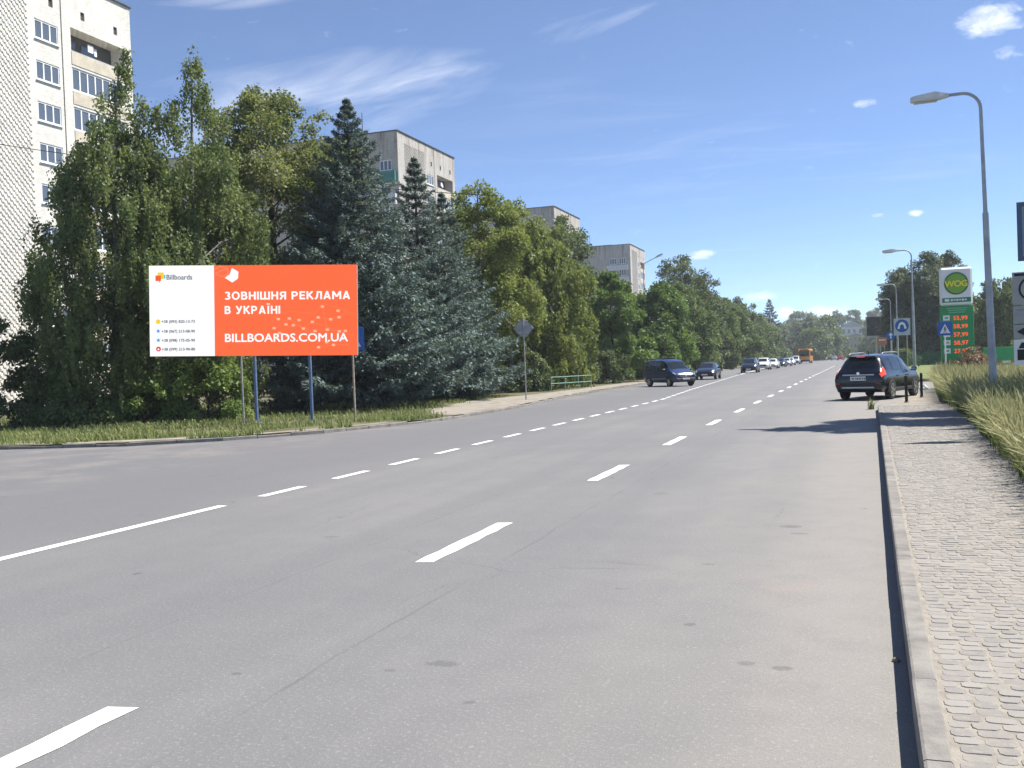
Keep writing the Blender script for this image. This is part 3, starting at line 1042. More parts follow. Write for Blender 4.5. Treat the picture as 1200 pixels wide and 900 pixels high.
broadleaf('weeping_linden', 'wide drooping tree that hangs over the pale green railing', (-19.6, 65.0, VZ), 11.0, 3.0, 0.8, L_linden2, 54000, 0.17, 'skirt', 26, 130, 0.75, None, 0.9, GB, strands=True)
broadleaf('ash_tree', 'dark rounded tree rising behind the drooping one', (-25.5, 89.0, VZ), 15.8, 3.3, 4.0, L_dark, 26000, 0.24, 'round', 27, 90, 1.1, None, 0.3, GB)
broadleaf('walnut_tree', 'fresh green low tree behind the blue van', (-19.4, 82.0, VZ), 9.5, 3.4, 0.5, L_green, 56000, 0.20, 'skirt', 28, 110, 0.8, None, 0.4, GB)
broadleaf('maple_tree', 'leafy green tree above the dark blue saloon', (-17.9, 96.5, VZ), 9.6, 3.6, 0.6, L_green, 46000, 0.22, 'skirt', 29, 130, 0.95, None, 0.4, GB)
broadleaf('maple_tree', 'green tree right of the dark blue saloon', (-19.4, 118.0, VZ), 11.0, 4.4, 0.7, L_mid, 42000, 0.25, 'skirt', 30, 130, 1.1, None, 0.4, GB)
broadleaf('oak_tree', 'big dark round-topped tree beyond the last flats', (-24.5, 150.0, VZ), 17.8, 5.8, 2.5, L_dark, 52000, 0.32, 'round', 34, 140, 1.6, None, 0.3, GB)
broadleaf('maple_tree', 'green tree above the dark car at the tail of the queue', (-20.5, 155.0, VZ), 11.8, 4.4, 0.8, L_mid, 32000, 0.30, 'skirt', 35, 110, 1.2, None, 0.4, GB)
broadleaf('maple_tree', 'tree with pale trunk at the bend of the left kerb', (-21.2, 178.0, VZ), 12.6, 4.6, 0.9, L_mid, 30000, 0.34, 'skirt', 36, 110, 1.3, None, 0.3, GB)
broadleaf('oak_tree', 'dark tree over the white cars in the queue', (-22.4, 210.0, VZ), 14.4, 5.0, 1.5, L_dark, 18000, 0.42, 'round', 37, 80, 1.5, None, 0.3, GB)
broadleaf('maple_tree', 'small tree left of the far spruce', (-22.6, 250.0, VZ), 13.0, 5.0, 1.0, L_mid, 15000, 0.48, 'skirt', 38, 80, 1.6, None, 0.3, GB)
spruce('dark_spruce', 'lone dark spruce standing over the far end of the queue', (-25.0, 322.0, VZ), 20.0, 7.5, L_dspr, 39, 22, 11, 40, 2.0, GB, nsz=3.4)
broadleaf('maple_tree', 'tree right of the lone far spruce', (-23.5, 300.0, VZ), 11.5, 5.5, 1.0, L_mid, 13000, 0.6, 'skirt', 40, 70, 1.8, None, 0.3, GB)

# small growth under the row
def bush(label, loc, H, R, m, n, leaf, seed, name='shrub', shape='skirt', cs=0.45):
    return broadleaf(name, label, loc, H, R, 0.15, m, n, leaf, shape, seed, 60, cs, None, 0.3, 'shrubs under the trees', 'shrub', trunk_r=0.05)
bush('bright green shrub below the left half of the billboard', (-23.1, 31.2, VZ), 2.9, 1.55, L_bush, 12000, 0.13, 50)
bush('dark spreading shrub at the left edge of the view', (-30.6, 28.6, VZ), 4.3, 1.8, L_dark, 12000, 0.15, 51)
bush('young tree with bright leaves near the left edge', (-30.2, 31.0, VZ), 3.4, 1.3, L_bush, 7000, 0.14, 52)
bush('low shrub between the two birch trunks', (-28.0, 33.6, VZ), 2.2, 1.0, L_birch, 5000, 0.13, 53)
bush('dark undergrowth between the third spruce and the linden', (-20.9, 53.6, VZ), 2.9, 1.5, L_dark, 9000, 0.16, 54)
bush('dark undergrowth behind the roadside sign', (-19.8, 59.0, VZ), 3.0, 1.6, L_dark, 9000, 0.16, 55)
bush('shrub behind the pale green railing', (-19.4, 69.5, VZ), 2.9, 1.6, L_dark, 8000, 0.17, 56)
bush('dark shrub right behind the dark blue van', (-18.6, 76.0, VZ), 2.8, 1.7, L_dark, 8000, 0.18, 57)
bush('shrub under the green walnut', (-18.8, 89.0, VZ), 2.8, 1.8, L_mid, 7000, 0.2, 58)
bush('shrub behind the dark blue saloon', (-18.6, 97.0, VZ), 2.6, 1.8, L_dark, 7000, 0.2, 59)
bush('hedge bush beyond the dark blue saloon', (-19.0, 113.0, VZ), 3.0, 2.2, L_dark, 7000, 0.24, 60)
bush('hedge bush near the dark car', (-19.2, 138.0, VZ), 3.2, 2.4, L_dark, 6000, 0.28, 61)
bush('hedge bush over the white car roofs', (-20.4, 166.0, VZ), 3.4, 2.6, L_mid, 6000, 0.32, 62)
bush('leafy sapling at the foot of the left birch', (-28.4, 29.4, VZ), 2.3, 1.3, L_birch, 8000, 0.13, 65)
bush('bright low shrub between the birches and the billboard', (-25.4, 30.4, VZ), 2.2, 1.5, L_bush, 9000, 0.13, 66)
bush('pale green bush in front of the left birch trunk', (-26.9, 28.9, VZ), 1.6, 1.1, L_birch, 6000, 0.12, 67)
bush('dried brown bush in front of the price totem', (6.1, 58.5, 0.1), 1.9, 0.75, leaf_mat('dry_leaf', (0.16, 0.10, 0.06), (0.30, 0.20, 0.13), 0.2), 2500, 0.12, 64, 'dry_bush', 'round', 0.3)

# right side and the far end
GR = 'trees on the right beyond the filling station'
broadleaf('poplar_tree', 'tall poplar, right one of the pair behind the road signs', (8.6, 131.0, 0), 14.2, 3.0, 0.6, L_pop, 52000, 0.26, 'column', 70, 170, 1.15, None, 0.2, GR)
broadleaf('poplar_tree', 'left poplar of the pair behind the road signs', (5.9, 136.0, 0), 12.8, 2.6, 0.6, L_pop, 42000, 0.26, 'column', 71, 150, 1.1, None, 0.2, GR)
broadleaf('poplar_tree', 'poplar whose tip shows above the price totem', (12.0, 140.0, 0), 15.0, 2.3, 0.6, L_pop, 32000, 0.27, 'column', 72, 110, 1.0, None, 0.2, GR)
broadleaf('willow_tree', 'grey-green willow behind the green container', (15.4, 118.0, 0), 9.4, 3.3, 0.6, L_will, 46000, 0.22, 'round', 73, 150, 1.0, None, 0.8, GR, strands=True)
broadleaf('willow_tree', 'low willow between the totem and the tall lamp post', (13.0, 128.0, 0), 8.4, 2.6, 0.8, L_will, 20000, 0.24, 'round', 74, 90, 0.9, None, 0.8, GR, strands=True)
broadleaf('acacia_tree', 'willow-like tree at the right edge behind the notice boards', (20.0, 122.0, 0), 9.5, 3.6, 0.8, L_mid, 22000, 0.24, 'round', 75, 90, 1.0, None, 0.4, GR)
bush('shrub by the green mesh fence', (5.0, 118.0, 0.12), 2.2, 1.6, L_mid, 5000, 0.2, 76)
bush('yellowish shrub right of the green container', (16.0, 108.0, 0.12), 2.8, 1.8, L_bush, 6000, 0.2, 77)
bush('shrub at the fence end by the willow', (11.0, 113.0, 0.12), 2.4, 1.5, L_bush, 5000, 0.2, 78)
# stands just outside the frame; its shade falls across the pavement and the lane
broadleaf('roadside_tree', 'tree beside the pavement whose shade crosses the cobbles', (9.6, 30.6, KH), 18.0, 3.0, 7.5, L_mid, 22000, 0.24, 'oval', 79, 52, 0.85, None, 0.3, GR, trunk_r=0.14)

# far woods on the rise at the end of the street: copies of three trees
protos = [broadleaf('far_tree', 'distant tree on the rise at the end of the street', (0, 0, 0), 12.0, 5.0, 0.8, mm, 5200, 0.75, sh, 80 + i, 60, 1.9, None, 0.3, 'woods at the end of the street') for i, (mm, sh) in enumerate(((L_mid, 'round'), (L_dark, 'skirt'), (L_pop, 'round')))]
def hill(x, y):
    if y < 390: return -0.05
    return 15.0 * min(1, (y - 390) / 170.0) * math.exp(-((x - 20) / 170.0) ** 2) - 0.05
spots = []
for y, x, s in ((345, -12.5, 1.10), (352, -17, 0.75), (368, -14, 1.35), (384, -9.5, 1.5), (400, -20, 1.0), (372, -22, 0.9), (405, -13, 1.1),
                (395, 5.5, 0.75), (372, 8.0, 0.8), (350, 8.5, 0.7), (330, 10, 0.75), (300, 9.5, 0.7), (270, 10, 0.7), (250, 13.5, 0.8), (420, 9, 1.0),
                (470, 16, 0.8), (460, 27, 0.9), (490, 40, 0.9), (500, 8, 0.8), (520, 22, 1.0), (535, -8, 1.0), (545, 0, 1.0), (560, 32, 1.0), (480, -26, 1.1), (455, -32, 1.1), (500, -42, 1.2),
                (520, -20, 1.0), (540, -55, 1.2), (430, -45, 1.1), (560, 12, 1.1), (580, -30, 1.2), (570, 50, 1.1), (600, 70, 1.1), (440, 40, 0.9), (410, 34, 0.9), (380, 30, 0.9),
                (330, 26, 0.9), (280, 28, 0.9), (240, 30, 0.9), (200, 30, 0.9), (170, 30, 0.8), (150, 26, 0.75), (165, 20, 0.8), (190, 20, 0.8), (215, 18, 0.8), (240, 20, 0.8)):
    spots.append((x, y, s))
# second row behind the left-hand trees, seen through their gaps
for y in range(70, 330, 16):
    spots.append((-33 - (y % 3) * 3 - 0.02 * y, y, 0.72 + 0.05 * (y % 4)))
rg = random.Random(9)
for i, (x, y, s) in enumerate(spots):
    pr = protos[i % 3]
    o = pr if i < 3 else copy_tree(pr)
    o.location = (x, y, hill(x, y) - 0.1)
    o.rotation_euler = (0, 0, rg.uniform(0, 6.28))
    o.scale = (s * rg.uniform(.9, 1.1),) * 2 + (s * rg.uniform(.85, 1.15),)
    if y < 335 and x < -25:
        o['label'] = 'tree of the second row behind the roadside trees on the left'
        o['group'] = 'second row of trees on the left'
    elif x > 15 and y < 400:
        o['label'] = 'distant tree in the background row beyond the filling station'
        o['group'] = 'background trees on the right'
    else:
        o['label'] = 'distant tree on the rise at the end of the street'
        o['group'] = 'woods at the end of the street'


# ================================================================== FLATS
def wall_mat(name, base, stain, zt, streak=0.5):
    m = bpy.data.materials.new(name)
    m.use_nodes = True
    T = NT(m.node_tree)
    b = m.node_tree.nodes['Principled BSDF']
    pos = T.new('ShaderNodeNewGeometry').outputs['Position']
    x, y, z = T.sep(pos)
    n1 = T.noise(pos, 0.5, 5, 0.65)
    c = T.mix(T.smooth(n1, 0.3, 0.7), tuple(k * 0.86 for k in base), base)
    st = T.noise(T.combine(T.math('MULTIPLY', x, 1.6), T.math('MULTIPLY', y, 1.6), T.math('MULTIPLY', z, 0.12)), 1.2, 5, 0.7)
    f = T.math('MULTIPLY', T.smooth(st, 0.45, 0.66), T.smooth(z, zt - 6.5, zt, 0.12, 1.0))
    c = T.mix(T.math('MULTIPLY', f, streak), c, stain)
    br = T.new('ShaderNodeTexBrick')
    T.put(br.inputs['Vector'], T.combine(T.math('ADD', x, y), z, 0.0))
    br.inputs['Scale'].default_value = 1.0
    br.inputs['Brick Width'].default_value = 0.26
    br.inputs['Row Height'].default_value = 0.10
    br.inputs['Mortar Size'].default_value = 0.008
    br.inputs['Color1'].default_value = (0.80, 0.80, 0.80, 1)
    br.inputs['Color2'].default_value = (1.0, 1.0, 1.0, 1)
    br.inputs['Mortar'].default_value = (0.72, 0.72, 0.72, 1)
    c = T.mix(1.0, c, br.outputs['Color'], 'MULTIPLY')
    T.l.new(c, b.inputs['Base Color'])
    b.inputs['Roughness'].default_value = 0.9
    return m


M_flat1 = wall_mat('silicate_brick', (0.80, 0.765, 0.70), (0.42, 0.37, 0.32), 30.5, 0.25)
M_flat2 = wall_mat('weathered_silicate_brick', (0.54, 0.512, 0.475), (0.24, 0.175, 0.135), 31.4, 0.85)
M_pan = mat('cream_panel', (0.55, 0.49, 0.39), 0.85, var=0.15, vscale=1.5)
M_pane = mat('window_pane', (0.10, 0.125, 0.16), 0.08, spec=0.7)  # base colour lightened to carry the sky's reflection
M_frame = mat('window_frame', (0.78, 0.79, 0.80), 0.5)
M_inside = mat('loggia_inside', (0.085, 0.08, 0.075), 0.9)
M_turq = mat('turquoise_panel', (0.03, 0.20, 0.18), 0.6, var=0.15, vscale=2)
M_roof = mat('roof_felt', (0.07, 0.068, 0.065), 0.9, var=0.3)
M_cloth = mat('laundry', (0.75, 0.75, 0.78), 0.9)

relief = MB()
zz = 0.2
rowi = 0
while zz < 30.0:
    yy = 1.95 + (0.235 if rowi % 2 else 0.0)
    while yy < 7.95:
        relief.box((0.03, yy + 0.11, zz + 0.08), (0.06, 0.235, 0.16))
        yy += 0.47
    zz += 0.225
    rowi += 1
relief_me = {}


def openings_wall(name, m, parent, u0, u1, v0, v1, ops, mp, depth=0.14):
    """flat wall with rectangular openings, each with its reveals; mp maps (u, v, depth) to local xyz"""
    us = sorted({u0, u1, *[o[0] for o in ops], *[o[1] for o in ops]})
    vs_ = sorted({v0, v1, *[o[2] for o in ops], *[o[3] for o in ops]})
    b = MB()
    for i in range(len(us) - 1):
        for j in range(len(vs_) - 1):
            cu, cv = (us[i] + us[i + 1]) / 2, (vs_[j] + vs_[j + 1]) / 2
            if any(o[0] < cu < o[1] and o[2] < cv < o[3] for o in ops):
                continue
            b.quad(mp(us[i], vs_[j], 0), mp(us[i + 1], vs_[j], 0), mp(us[i + 1], vs_[j + 1], 0), mp(us[i], vs_[j + 1], 0))
    for o in ops:
        d = o[4] if len(o) > 4 else depth
        q = [(o[0], o[2]), (o[1], o[2]), (o[1], o[3]), (o[0], o[3])]
        for k in range(4):
            a, c = q[k], q[(k + 1) % 4]
            b.quad(mp(a[0], a[1], 0), mp(c[0], c[1], 0), mp(c[0], c[1], d), mp(a[0], a[1], d))
    return b.build(name, m, parent)


def mapbox(b, mp, u0, u1, v0, v1, d0, d1):
    p = [mp(u, v, d) for d in (d0, d1) for v in (v0, v1) for u in (u0, u1)]
    return b.add(p, [(0, 2, 3, 1), (4, 5, 7, 6), (0, 1, 5, 4), (2, 6, 7, 3), (0, 4, 6, 2), (1, 3, 7, 5)])


def window(parent, mp, u0, u1, v0, v1, n, d=0.10, pm=None, fm=None):
    fr = MB()
    t = 0.115
    mapbox(fr, mp, u0, u1, v0 - 0.03, v0 + t, d - 0.06, d)
    mapbox(fr, mp, u0, u1, v1 - t, v1, d - 0.06, d)
    w = (u1 - u0)
    for k in range(n + 1):
        c = u0 + w * k / n
        a, e = max(u0, c - t / 2 - (0.03 if k in (0, n) else 0)), min(u1, c + t / 2 + (0.03 if k in (0, n) else 0))
        mapbox(fr, mp, a, e, v0 + t, v1 - t, d - 0.06, d)
    f = fr.build('window', fm or M_frame, parent)
    for k in range(n):
        a, e = u0 + w * k / n + t / 2, u0 + w * (k + 1) / n - t / 2
        mapbox(MB(), mp, a, e, v0 + t, v1 - t, d - 0.03, d - 0.015).build('pane', pm or M_pane, f)
    return f


def flats(label, cy, zo, m, floors, long_side, length=46.0, plainwin=True):
    root = thing('apartment_block', label, 'apartment block', (-52.1, cy, 0), 0, 'apartment blocks behind the trees')
    top = 30.4 + zo
    E = lambda u, v, d: (-d, u, v)
    S = lambda u, v, d: (-u, d, v)
    ops = []
    wins, logs = [], []
    for k in floors:
        zt = 26.65 + zo - 2.82 * k
        if zt < 2: continue
        ops.append((8.65, 10.75, zt - 1.35, zt))
        wins.append((8.65, 10.75, zt - 1.35, zt))
        ops.append((11.95, 17.35, zt - 1.3, zt + 0.38, 1.2 if k == 0 else 0.2))
        logs.append((k, zt))
    for u in (10.0, 13.0, 16.35):
        ops.append((u, u + 0.4, 27.85 + zo, 28.45 + zo))
    openings_wall('end_wall', m, root, 0, 18.2, 0, top, ops, E)
    # other walls, roof
    sops = []
    for (a, b_, c_, d_) in long_side.get('windows', []):
        sops.append((a, b_, c_, d_))
    openings_wall('long_wall', m, root, 0, length, 0, top, sops, S)
    b = MB()
    b.quad((0, 18.2, 0), (-length, 18.2, 0), (-length, 18.2, top), (0, 18.2, top))
    b.quad((-length, 0, 0), (-length, 18.2, 0), (-length, 18.2, top), (-length, 0, top))
    b.build('rear_wall', m, root)
    b = MB()
    b.box((-length / 2, 9.1, top - 0.5), (length - 0.02, 18.18, 0.2))
    b.box((-length / 2, 0.05, top + 0.05), (length + 0.2, 0.35, 0.1))
    b.box((-length / 2, 18.15, top + 0.05), (length + 0.2, 0.35, 0.1))
    b.box((-0.05, 9.1, top + 0.055), (0.35, 17.74, 0.1))
    b.box((-9.0, 9.0, top + 0.5), (6, 5, 1.0))
    b.build('roof', M_roof, root)
    # seam beside the stair bay
    b = MB()
    mapbox(b, E, 11.05, 11.13, 0, top - 0.02, -0.02, 0.0)
    b.build('expansion_joint', M_inside, root)
    if m.name not in relief_me:
        relief_me[m.name] = relief.mesh('relief_bricks', m)
    o = link_mesh('relief_bricks', relief_me[m.name], root)
    o['kind'] = 'stuff'
    for (a, b_, c_, d_) in wins:
        window(root, E, a, b_, c_, d_, 3)
        mapbox(MB(), E, a - 0.06, b_ + 0.06, c_ - 0.07, c_ - 0.035, -0.10, 0.04).build('window_sill', M_frame, root)
    for u in (10.0, 13.0, 16.35):
        mapbox(MB(), E, u, u + 0.4, 27.85 + zo, 28.45 + zo, 0.10, 0.13).build('attic_vent', M_roof, root)
    for k, zt in logs:
        mapbox(MB(), E, 11.95, 17.35, zt - 2.25, zt - 1.33, -0.035, -0.004).build('loggia_parapet', M_pan, root)
        if k == 0:
            b = MB()
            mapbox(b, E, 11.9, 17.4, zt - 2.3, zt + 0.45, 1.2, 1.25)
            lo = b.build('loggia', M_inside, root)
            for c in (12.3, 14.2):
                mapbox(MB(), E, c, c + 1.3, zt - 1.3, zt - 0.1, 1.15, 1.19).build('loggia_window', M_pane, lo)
            b = MB()
            for q in range(4):
                mapbox(b, E, 11.96, 17.34, zt - 1.27 + 0.05 * q, zt - 1.245 + 0.05 * q, 0.03 + 0.10 * q, 0.05 + 0.10 * q)
            b.build('clothes_line', M_metal, lo)
            mapbox(MB(), E, 14.0, 14.55, zt - 0.75, zt - 0.2, 0.35, 0.37).build('laundry', M_cloth, lo)
            mapbox(MB(), E, 14.75, 15.0, zt - 0.85, zt - 0.3, 0.45, 0.47).build('laundry', M_cloth, lo)
        else:
            window(root, E, 11.97, 17.33, zt - 1.28, zt + 0.36, 7, 0.12)
    for (a, b_, c_, d_) in long_side.get('windows', []):
        window(root, S, a, b_, c_, d_, 3 if b_ - a > 1.4 else 2, 0.10)
    for (a, b_, c_, d_, mm) in long_side.get('balconies', []):
        mapbox(MB(), S, a, b_, c_, d_, -0.6, -0.02).build('balcony', mm, root)
    for (u, h) in long_side.get('masts', []):
        MB().tube([(-u, 1.0, top - 0.5), (-u, 1.0, top + h)], 0.05, 6).build('antenna', M_roof, root)
    return root


M_wbal = mat('white_balcony', (0.62, 0.63, 0.66), 0.7, var=0.1)
flats('nearest tall pale brick block of flats, at the left edge', 44.5, 0.1, M_flat1, range(0, 9), {})
lw = []
lb = []
for k in range(4):
    lw += [(0.9, 2.5, 26.45 - 2.82 * k, 27.75 - 2.82 * k), (3.6, 4.9, 26.45 - 2.82 * k, 27.75 - 2.82 * k), (7.5, 9.0, 26.45 - 2.82 * k, 27.75 - 2.82 * k)]
    lb.append((0.25, 2.7, 25.0 - 2.82 * k, 26.3 - 2.82 * k, M_turq if k == 0 else M_wbal))
flats('second block of flats, with turquoise balcony and roof mast, above the spruces', 109.8, 0.8, M_flat2, range(0, 5), {'windows': lw, 'balconies': lb, 'masts': [(5.2, 3.0)]})
flats('third block of flats, only its top corner above the lindens', 176.5, 1.0, M_flat2, range(0, 4), {'masts': [(8.0, 1.5)]})
lw, lb = [], []
for k in range(4):
    lw += [(1.2, 2.9, 26.5 - 2.95 * k, 28.0 - 2.95 * k), (3.6, 5.3, 26.5 - 2.95 * k, 28.0 - 2.95 * k)]
    lb.append((0.6, 6.0, 24.9 - 2.95 * k, 26.2 - 2.95 * k, M_wbal))
flats('farthest block of flats, white balconies facing the camera', 242.2, 0.9, M_flat2, range(0, 5), {'windows': lw, 'balconies': lb, 'masts': [(10.5, 3.4)]})

# houses far up the street
def house(label, x, y, w, d, h, rh, wm, rm, z=0.0, rows=2, cols=4):
    root = thing('far_house', label, 'house', (x, y, z))
    MB().box((0, 0, h / 2 - 1), (w, d, h + 2)).build('wall', wm, root)
    MB().prism([(-w / 2 - .4, h + .003), (w / 2 + .4, h + .003), (0, h + rh)], 'y', -d / 2 - .4, d / 2 + .4).build('roof', rm, root)
    for r_ in range(rows):
        for c_ in range(cols):
            cx = -w / 2 + w * (c_ + .5) / cols
            f = MB().box((cx, -d / 2 - 0.03, h * (r_ + .55) / rows), (w / cols * .5, 0.06, h / rows * .5)).build('window', M_frame, root)
            MB().box((cx, -d / 2 - 0.08, h * (r_ + .55) / rows), (w / cols * .4, 0.04, h / rows * .4)).build('pane', M_pane, f)
    return root
M_cream = mat('cream_render', (0.62, 0.52, 0.34), 0.9, var=0.1)
M_greyr = mat('blue_grey_render', (0.30, 0.34, 0.40), 0.9, var=0.1)
M_wr = mat('white_render', (0.72, 0.71, 0.68), 0.9)
M_tin = mat('tin_roof', (0.42, 0.43, 0.45), 0.5, 0.3)
M_tile = mat('tile_roof', (0.30, 0.14, 0.10), 0.8)
house('cream house at the far end of the street', 0.6, 405, 5.0, 8, 8.0, 0.9, M_cream, M_tin, 0.8, 3, 3)
house('blue-grey house left of the cream one at the far end', -4.4, 412, 5.0, 8, 6.5, 1.4, M_greyr, M_tile, 1.0, 2, 3)
house('white gabled house up on the rise', -0.8, 515, 10, 9, 5.0, 3.2, M_wr, M_tin, 10.2, 1, 4)
house('pale house half hidden on the rise, right', 8.5, 520, 7, 8, 5.0, 3.2, M_wr, M_tile, 11.0, 1, 3)


# ================================================================== STREET FURNITURE
def street_lamp(label, x, y, h, side=-1, arm=1.5, rise=0.0, z=0.0, group='street lamps'):
    root = thing('street_lamp', label, 'street lamp', (x, y, z), 0, group)
    s = side
    MB().tube([(0, 0, -0.2), (0, 0, 1.2), (0, 0, h * 0.62)], [0.095, 0.09, 0.072], 12).build('pole', M_lamp, root, smooth=40)
    pts = [(0, 0, h * 0.62 - 0.02)]
    rb = 0.42
    pts.append((0, 0, h - rb - 0.1))
    for k in range(1, 8):
        a = k / 7 * (math.pi / 2 - rise)
        pts.append((s * rb * (1 - math.cos(a)), 0, h - rb - 0.1 + rb * math.sin(a)))
    ex = arm - 0.80
    lx, lz = pts[-1][0], pts[-1][2]
    pts.append((s * max(abs(lx) + 0.05, ex), 0, lz + (max(abs(lx) + 0.05, ex) - abs(lx)) * math.tan(rise)))
    MB().tube(pts, [0.052] + [0.040] * (len(pts) - 1), 10).build('arm', M_lamp, root, smooth=60)
    hx, hz = pts[-1][0], pts[-1][2]
    # flat lantern, deepest near the arm, tapering to a blunt nose
    st = [(-0.04, .05, -.045, .045), (0.12, .09, -.07, .085), (0.28, .135, -.085, .125), (0.50, .145, -.085, .10), (0.75, .13, -.08, .075), (0.85, .10, -.06, .05)]
    ring = []
    for (u, wy, zb, zt) in st:
        zz = hz + u * math.tan(rise)
        ring.append([(hx + s * u, -wy, zz + zb * .35), (hx + s * u, -wy * .8, zz + zb), (hx + s * u, wy * .8, zz + zb), (hx + s * u, wy, zz + zb * .35), (hx + s * u, wy * .6, zz + zt), (hx + s * u, -wy * .6, zz + zt)])
    b = MB()
    vs_ = [p for q in ring for p in q]
    fs_ = [tuple(range(6))[::-1], tuple(range(len(vs_) - 6, len(vs_)))]
    for i in range(len(ring) - 1):
        for k in range(6):
            fs_.append((i * 6 + k, i * 6 + (k + 1) % 6, i * 6 + 6 + (k + 1) % 6, i * 6 + 6 + k))
    b.add(vs_, fs_)
    hd = b.build('lantern', mat('lantern_shell', (0.62, 0.62, 0.60), 0.45), root, smooth=25)
    MB().box((hx + s * 0.5, 0, hz + 0.5 * math.tan(rise) - 0.098), (0.55, 0.20, 0.025), ch=0.01).build('lens', mat('lamp_lens', (0.45, 0.46, 0.45), 0.25), hd)
    return root


street_lamp('tall grey street lamp standing in the long grass', 3.26, 27.0, 8.2, -1, 1.55).rotation_euler = (0, R_(-0.9), 0)
street_lamp('second street lamp, beyond the turning black car', 3.45, 64.4, 8.0, -1, 1.6, z=0.0)
street_lamp('third street lamp, by the dark hoarding', 3.8, 97.0, 8.0, -1, 1.6, z=0.1)
street_lamp('farthest street lamp on the right, left of the blue signs', 4.15, 123.0, 8.0, -1, 1.6, z=0.1)
street_lamp('street lamp sticking out of the trees on the left', -20.8, 103.0, 12.2, 1, 2.1, R_(24), VZ)
pl = thing('utility_pole', 'pale concrete pole between the lindens', 'pole', (-20.4, 58.3, VZ))
MB().tube([(0, 0, -.2), (0, 0, 9.0)], [0.14, 0.10], 10).build('shaft', mat('pole_concrete', (0.42, 0.40, 0.37), 0.9, var=.2), pl, smooth=50)
MB().box((0, 0, 8.6), (1.1, 0.09, 0.09), 0.4, ch=0.01).build('crossarm', M_metal, pl)
for q in (-.45, .45):
    MB().lathe([(.02, 0), (.05, .03), (.03, .08), (.05, .11), (.02, .16)], (q * math.cos(.4), q * math.sin(.4), 8.65), 'z', 8).build('insulator', M_white, pl)
cab = MB()
pc = [(-70 + 2.55 * k, 36.0 + 0.85 * k, 20.3 - 0.50 * k + 0.012 * (k - 10) ** 2) for k in range(21)]
tag(cab.tube(pc, 0.022, 5).build('overhead_cable', M_black), 'black overhead cable sagging past the nearest flats', 'cable')

# ---- signs
M_sblue = mat('sign_blue', (0.015, 0.10, 0.38), 0.4)
M_sback = mat('sign_back_grey', (0.30, 0.31, 0.33), 0.55, 0.3, var=0.15, vscale=6)
M_post = mat('post_grey', (0.38, 0.37, 0.36), 0.6, 0.3, var=.25, vscale=5)
M_wood = mat('post_wood', (0.42, 0.34, 0.25), 0.85, var=.3, vscale=8)
M_bluepost = mat('blue_post', (0.12, 0.18, 0.31), 0.5, var=.2, vscale=6)
M_sred = mat('sign_red', (0.5, 0.02, 0.02), 0.4)
M_ink = mat('sign_black', (0.015, 0.015, 0.017), 0.6)
M_swhite = mat('sign_white', (0.72, 0.73, 0.74), 0.5)


def ngon_plate(n, r, t, rot=0.0):
    return [(r * math.cos(rot + 2 * math.pi * k / n), r * math.sin(rot + 2 * math.pi * k / n)) for k in range(n)]


def post(root, h, r=0.03, m=None, z=-0.2):
    return MB().tube([(0, 0, z), (0, 0, h)], r, 10).build('post', m or M_post, root, smooth=50)


def up(pts, dz):
    return [(p[0], p[1] + dz) for p in pts]


# roadside sign seen from behind: an octagon, and a second plate edge-on above it
s = thing('road_sign', 'diamond-shaped road sign seen from its grey back', 'road sign', (-14.9, 44.6, VZ), R_(18))
post(s, 4.0, 0.032)
MB().prism(up(ngon_plate(8, 0.40, 0, R_(22.5)), 3.42), 'y', 0.035, 0.05).build('octagon_plate', M_sback, s)
MB().prism(up(ngon_plate(4, 0.49, 0, 0), 3.42), 'y', 0.056, 0.068).build('diamond_plate', M_sback, s)
for dz in (-.2, .2):
    MB().box((0, 0.02, 3.42 + dz), (0.5, 0.02, 0.04)).build('clamp', M_metal, s)
MB().prism(up([(0.0, 0.50), (0.50, 0.0), (0.47, -0.03), (-0.03, 0.47)], 3.42), 'y', 0.046, 0.054).build('rim', M_swhite, s)

# pedestrian-crossing sign on the wooden post right of the billboard
def walker(parent, dz, sc, y):
    b = MB()
    b.prism(up([(p[0] * sc, p[1] * sc) for p in ngon_plate(10, 0.05, 0)], dz + 0.19 * sc), 'y', y - .006, y)
    for q in ([(-.045, .13), (.035, .13), (.03, -.02), (-.03, -.02)], [(-.03, -.02), (.01, -.02), (-.08, -.22), (-.115, -.21)], [(.0, -.02), (.03, -.02), (.115, -.22), (.08, -.22)],
              [(-.045, .13), (-.11, .0), (-.085, -.01), (-.02, .10)], [(.035, .13), (.11, .02), (.085, .0), (.02, .09)]):
        b.prism(up([(p[0] * sc, p[1] * sc) for p in q], dz), 'y', y - .006, y)
    return b


def ped_sign(label, loc, rz, h, size, m, name='crossing_sign'):
    s = thing(name, label, 'road sign', loc, rz, 'pedestrian crossing signs')
    post(s, h, 0.035, m)
    p = MB().box((0, -0.05, h - size / 2), (size, 0.02, size), ch=0.004).build('plate', M_sblue, s)
    tri = [(0, size * .36), (-size * .36, -size * .34), (size * .36, -size * .34)]
    MB().prism(up(tri, h - size / 2), 'y', -0.070, -0.0615).build('white_triangle', M_swhite, p)
    walker(p, h - size * .60, size * 1.05, -0.0712).build('walking_figure', M_ink, p)
    MB().box((0, -0.0615, h - size / 2), (size * .96, 0.001, size * .96)).build('border', M_sblue, p)
    return s


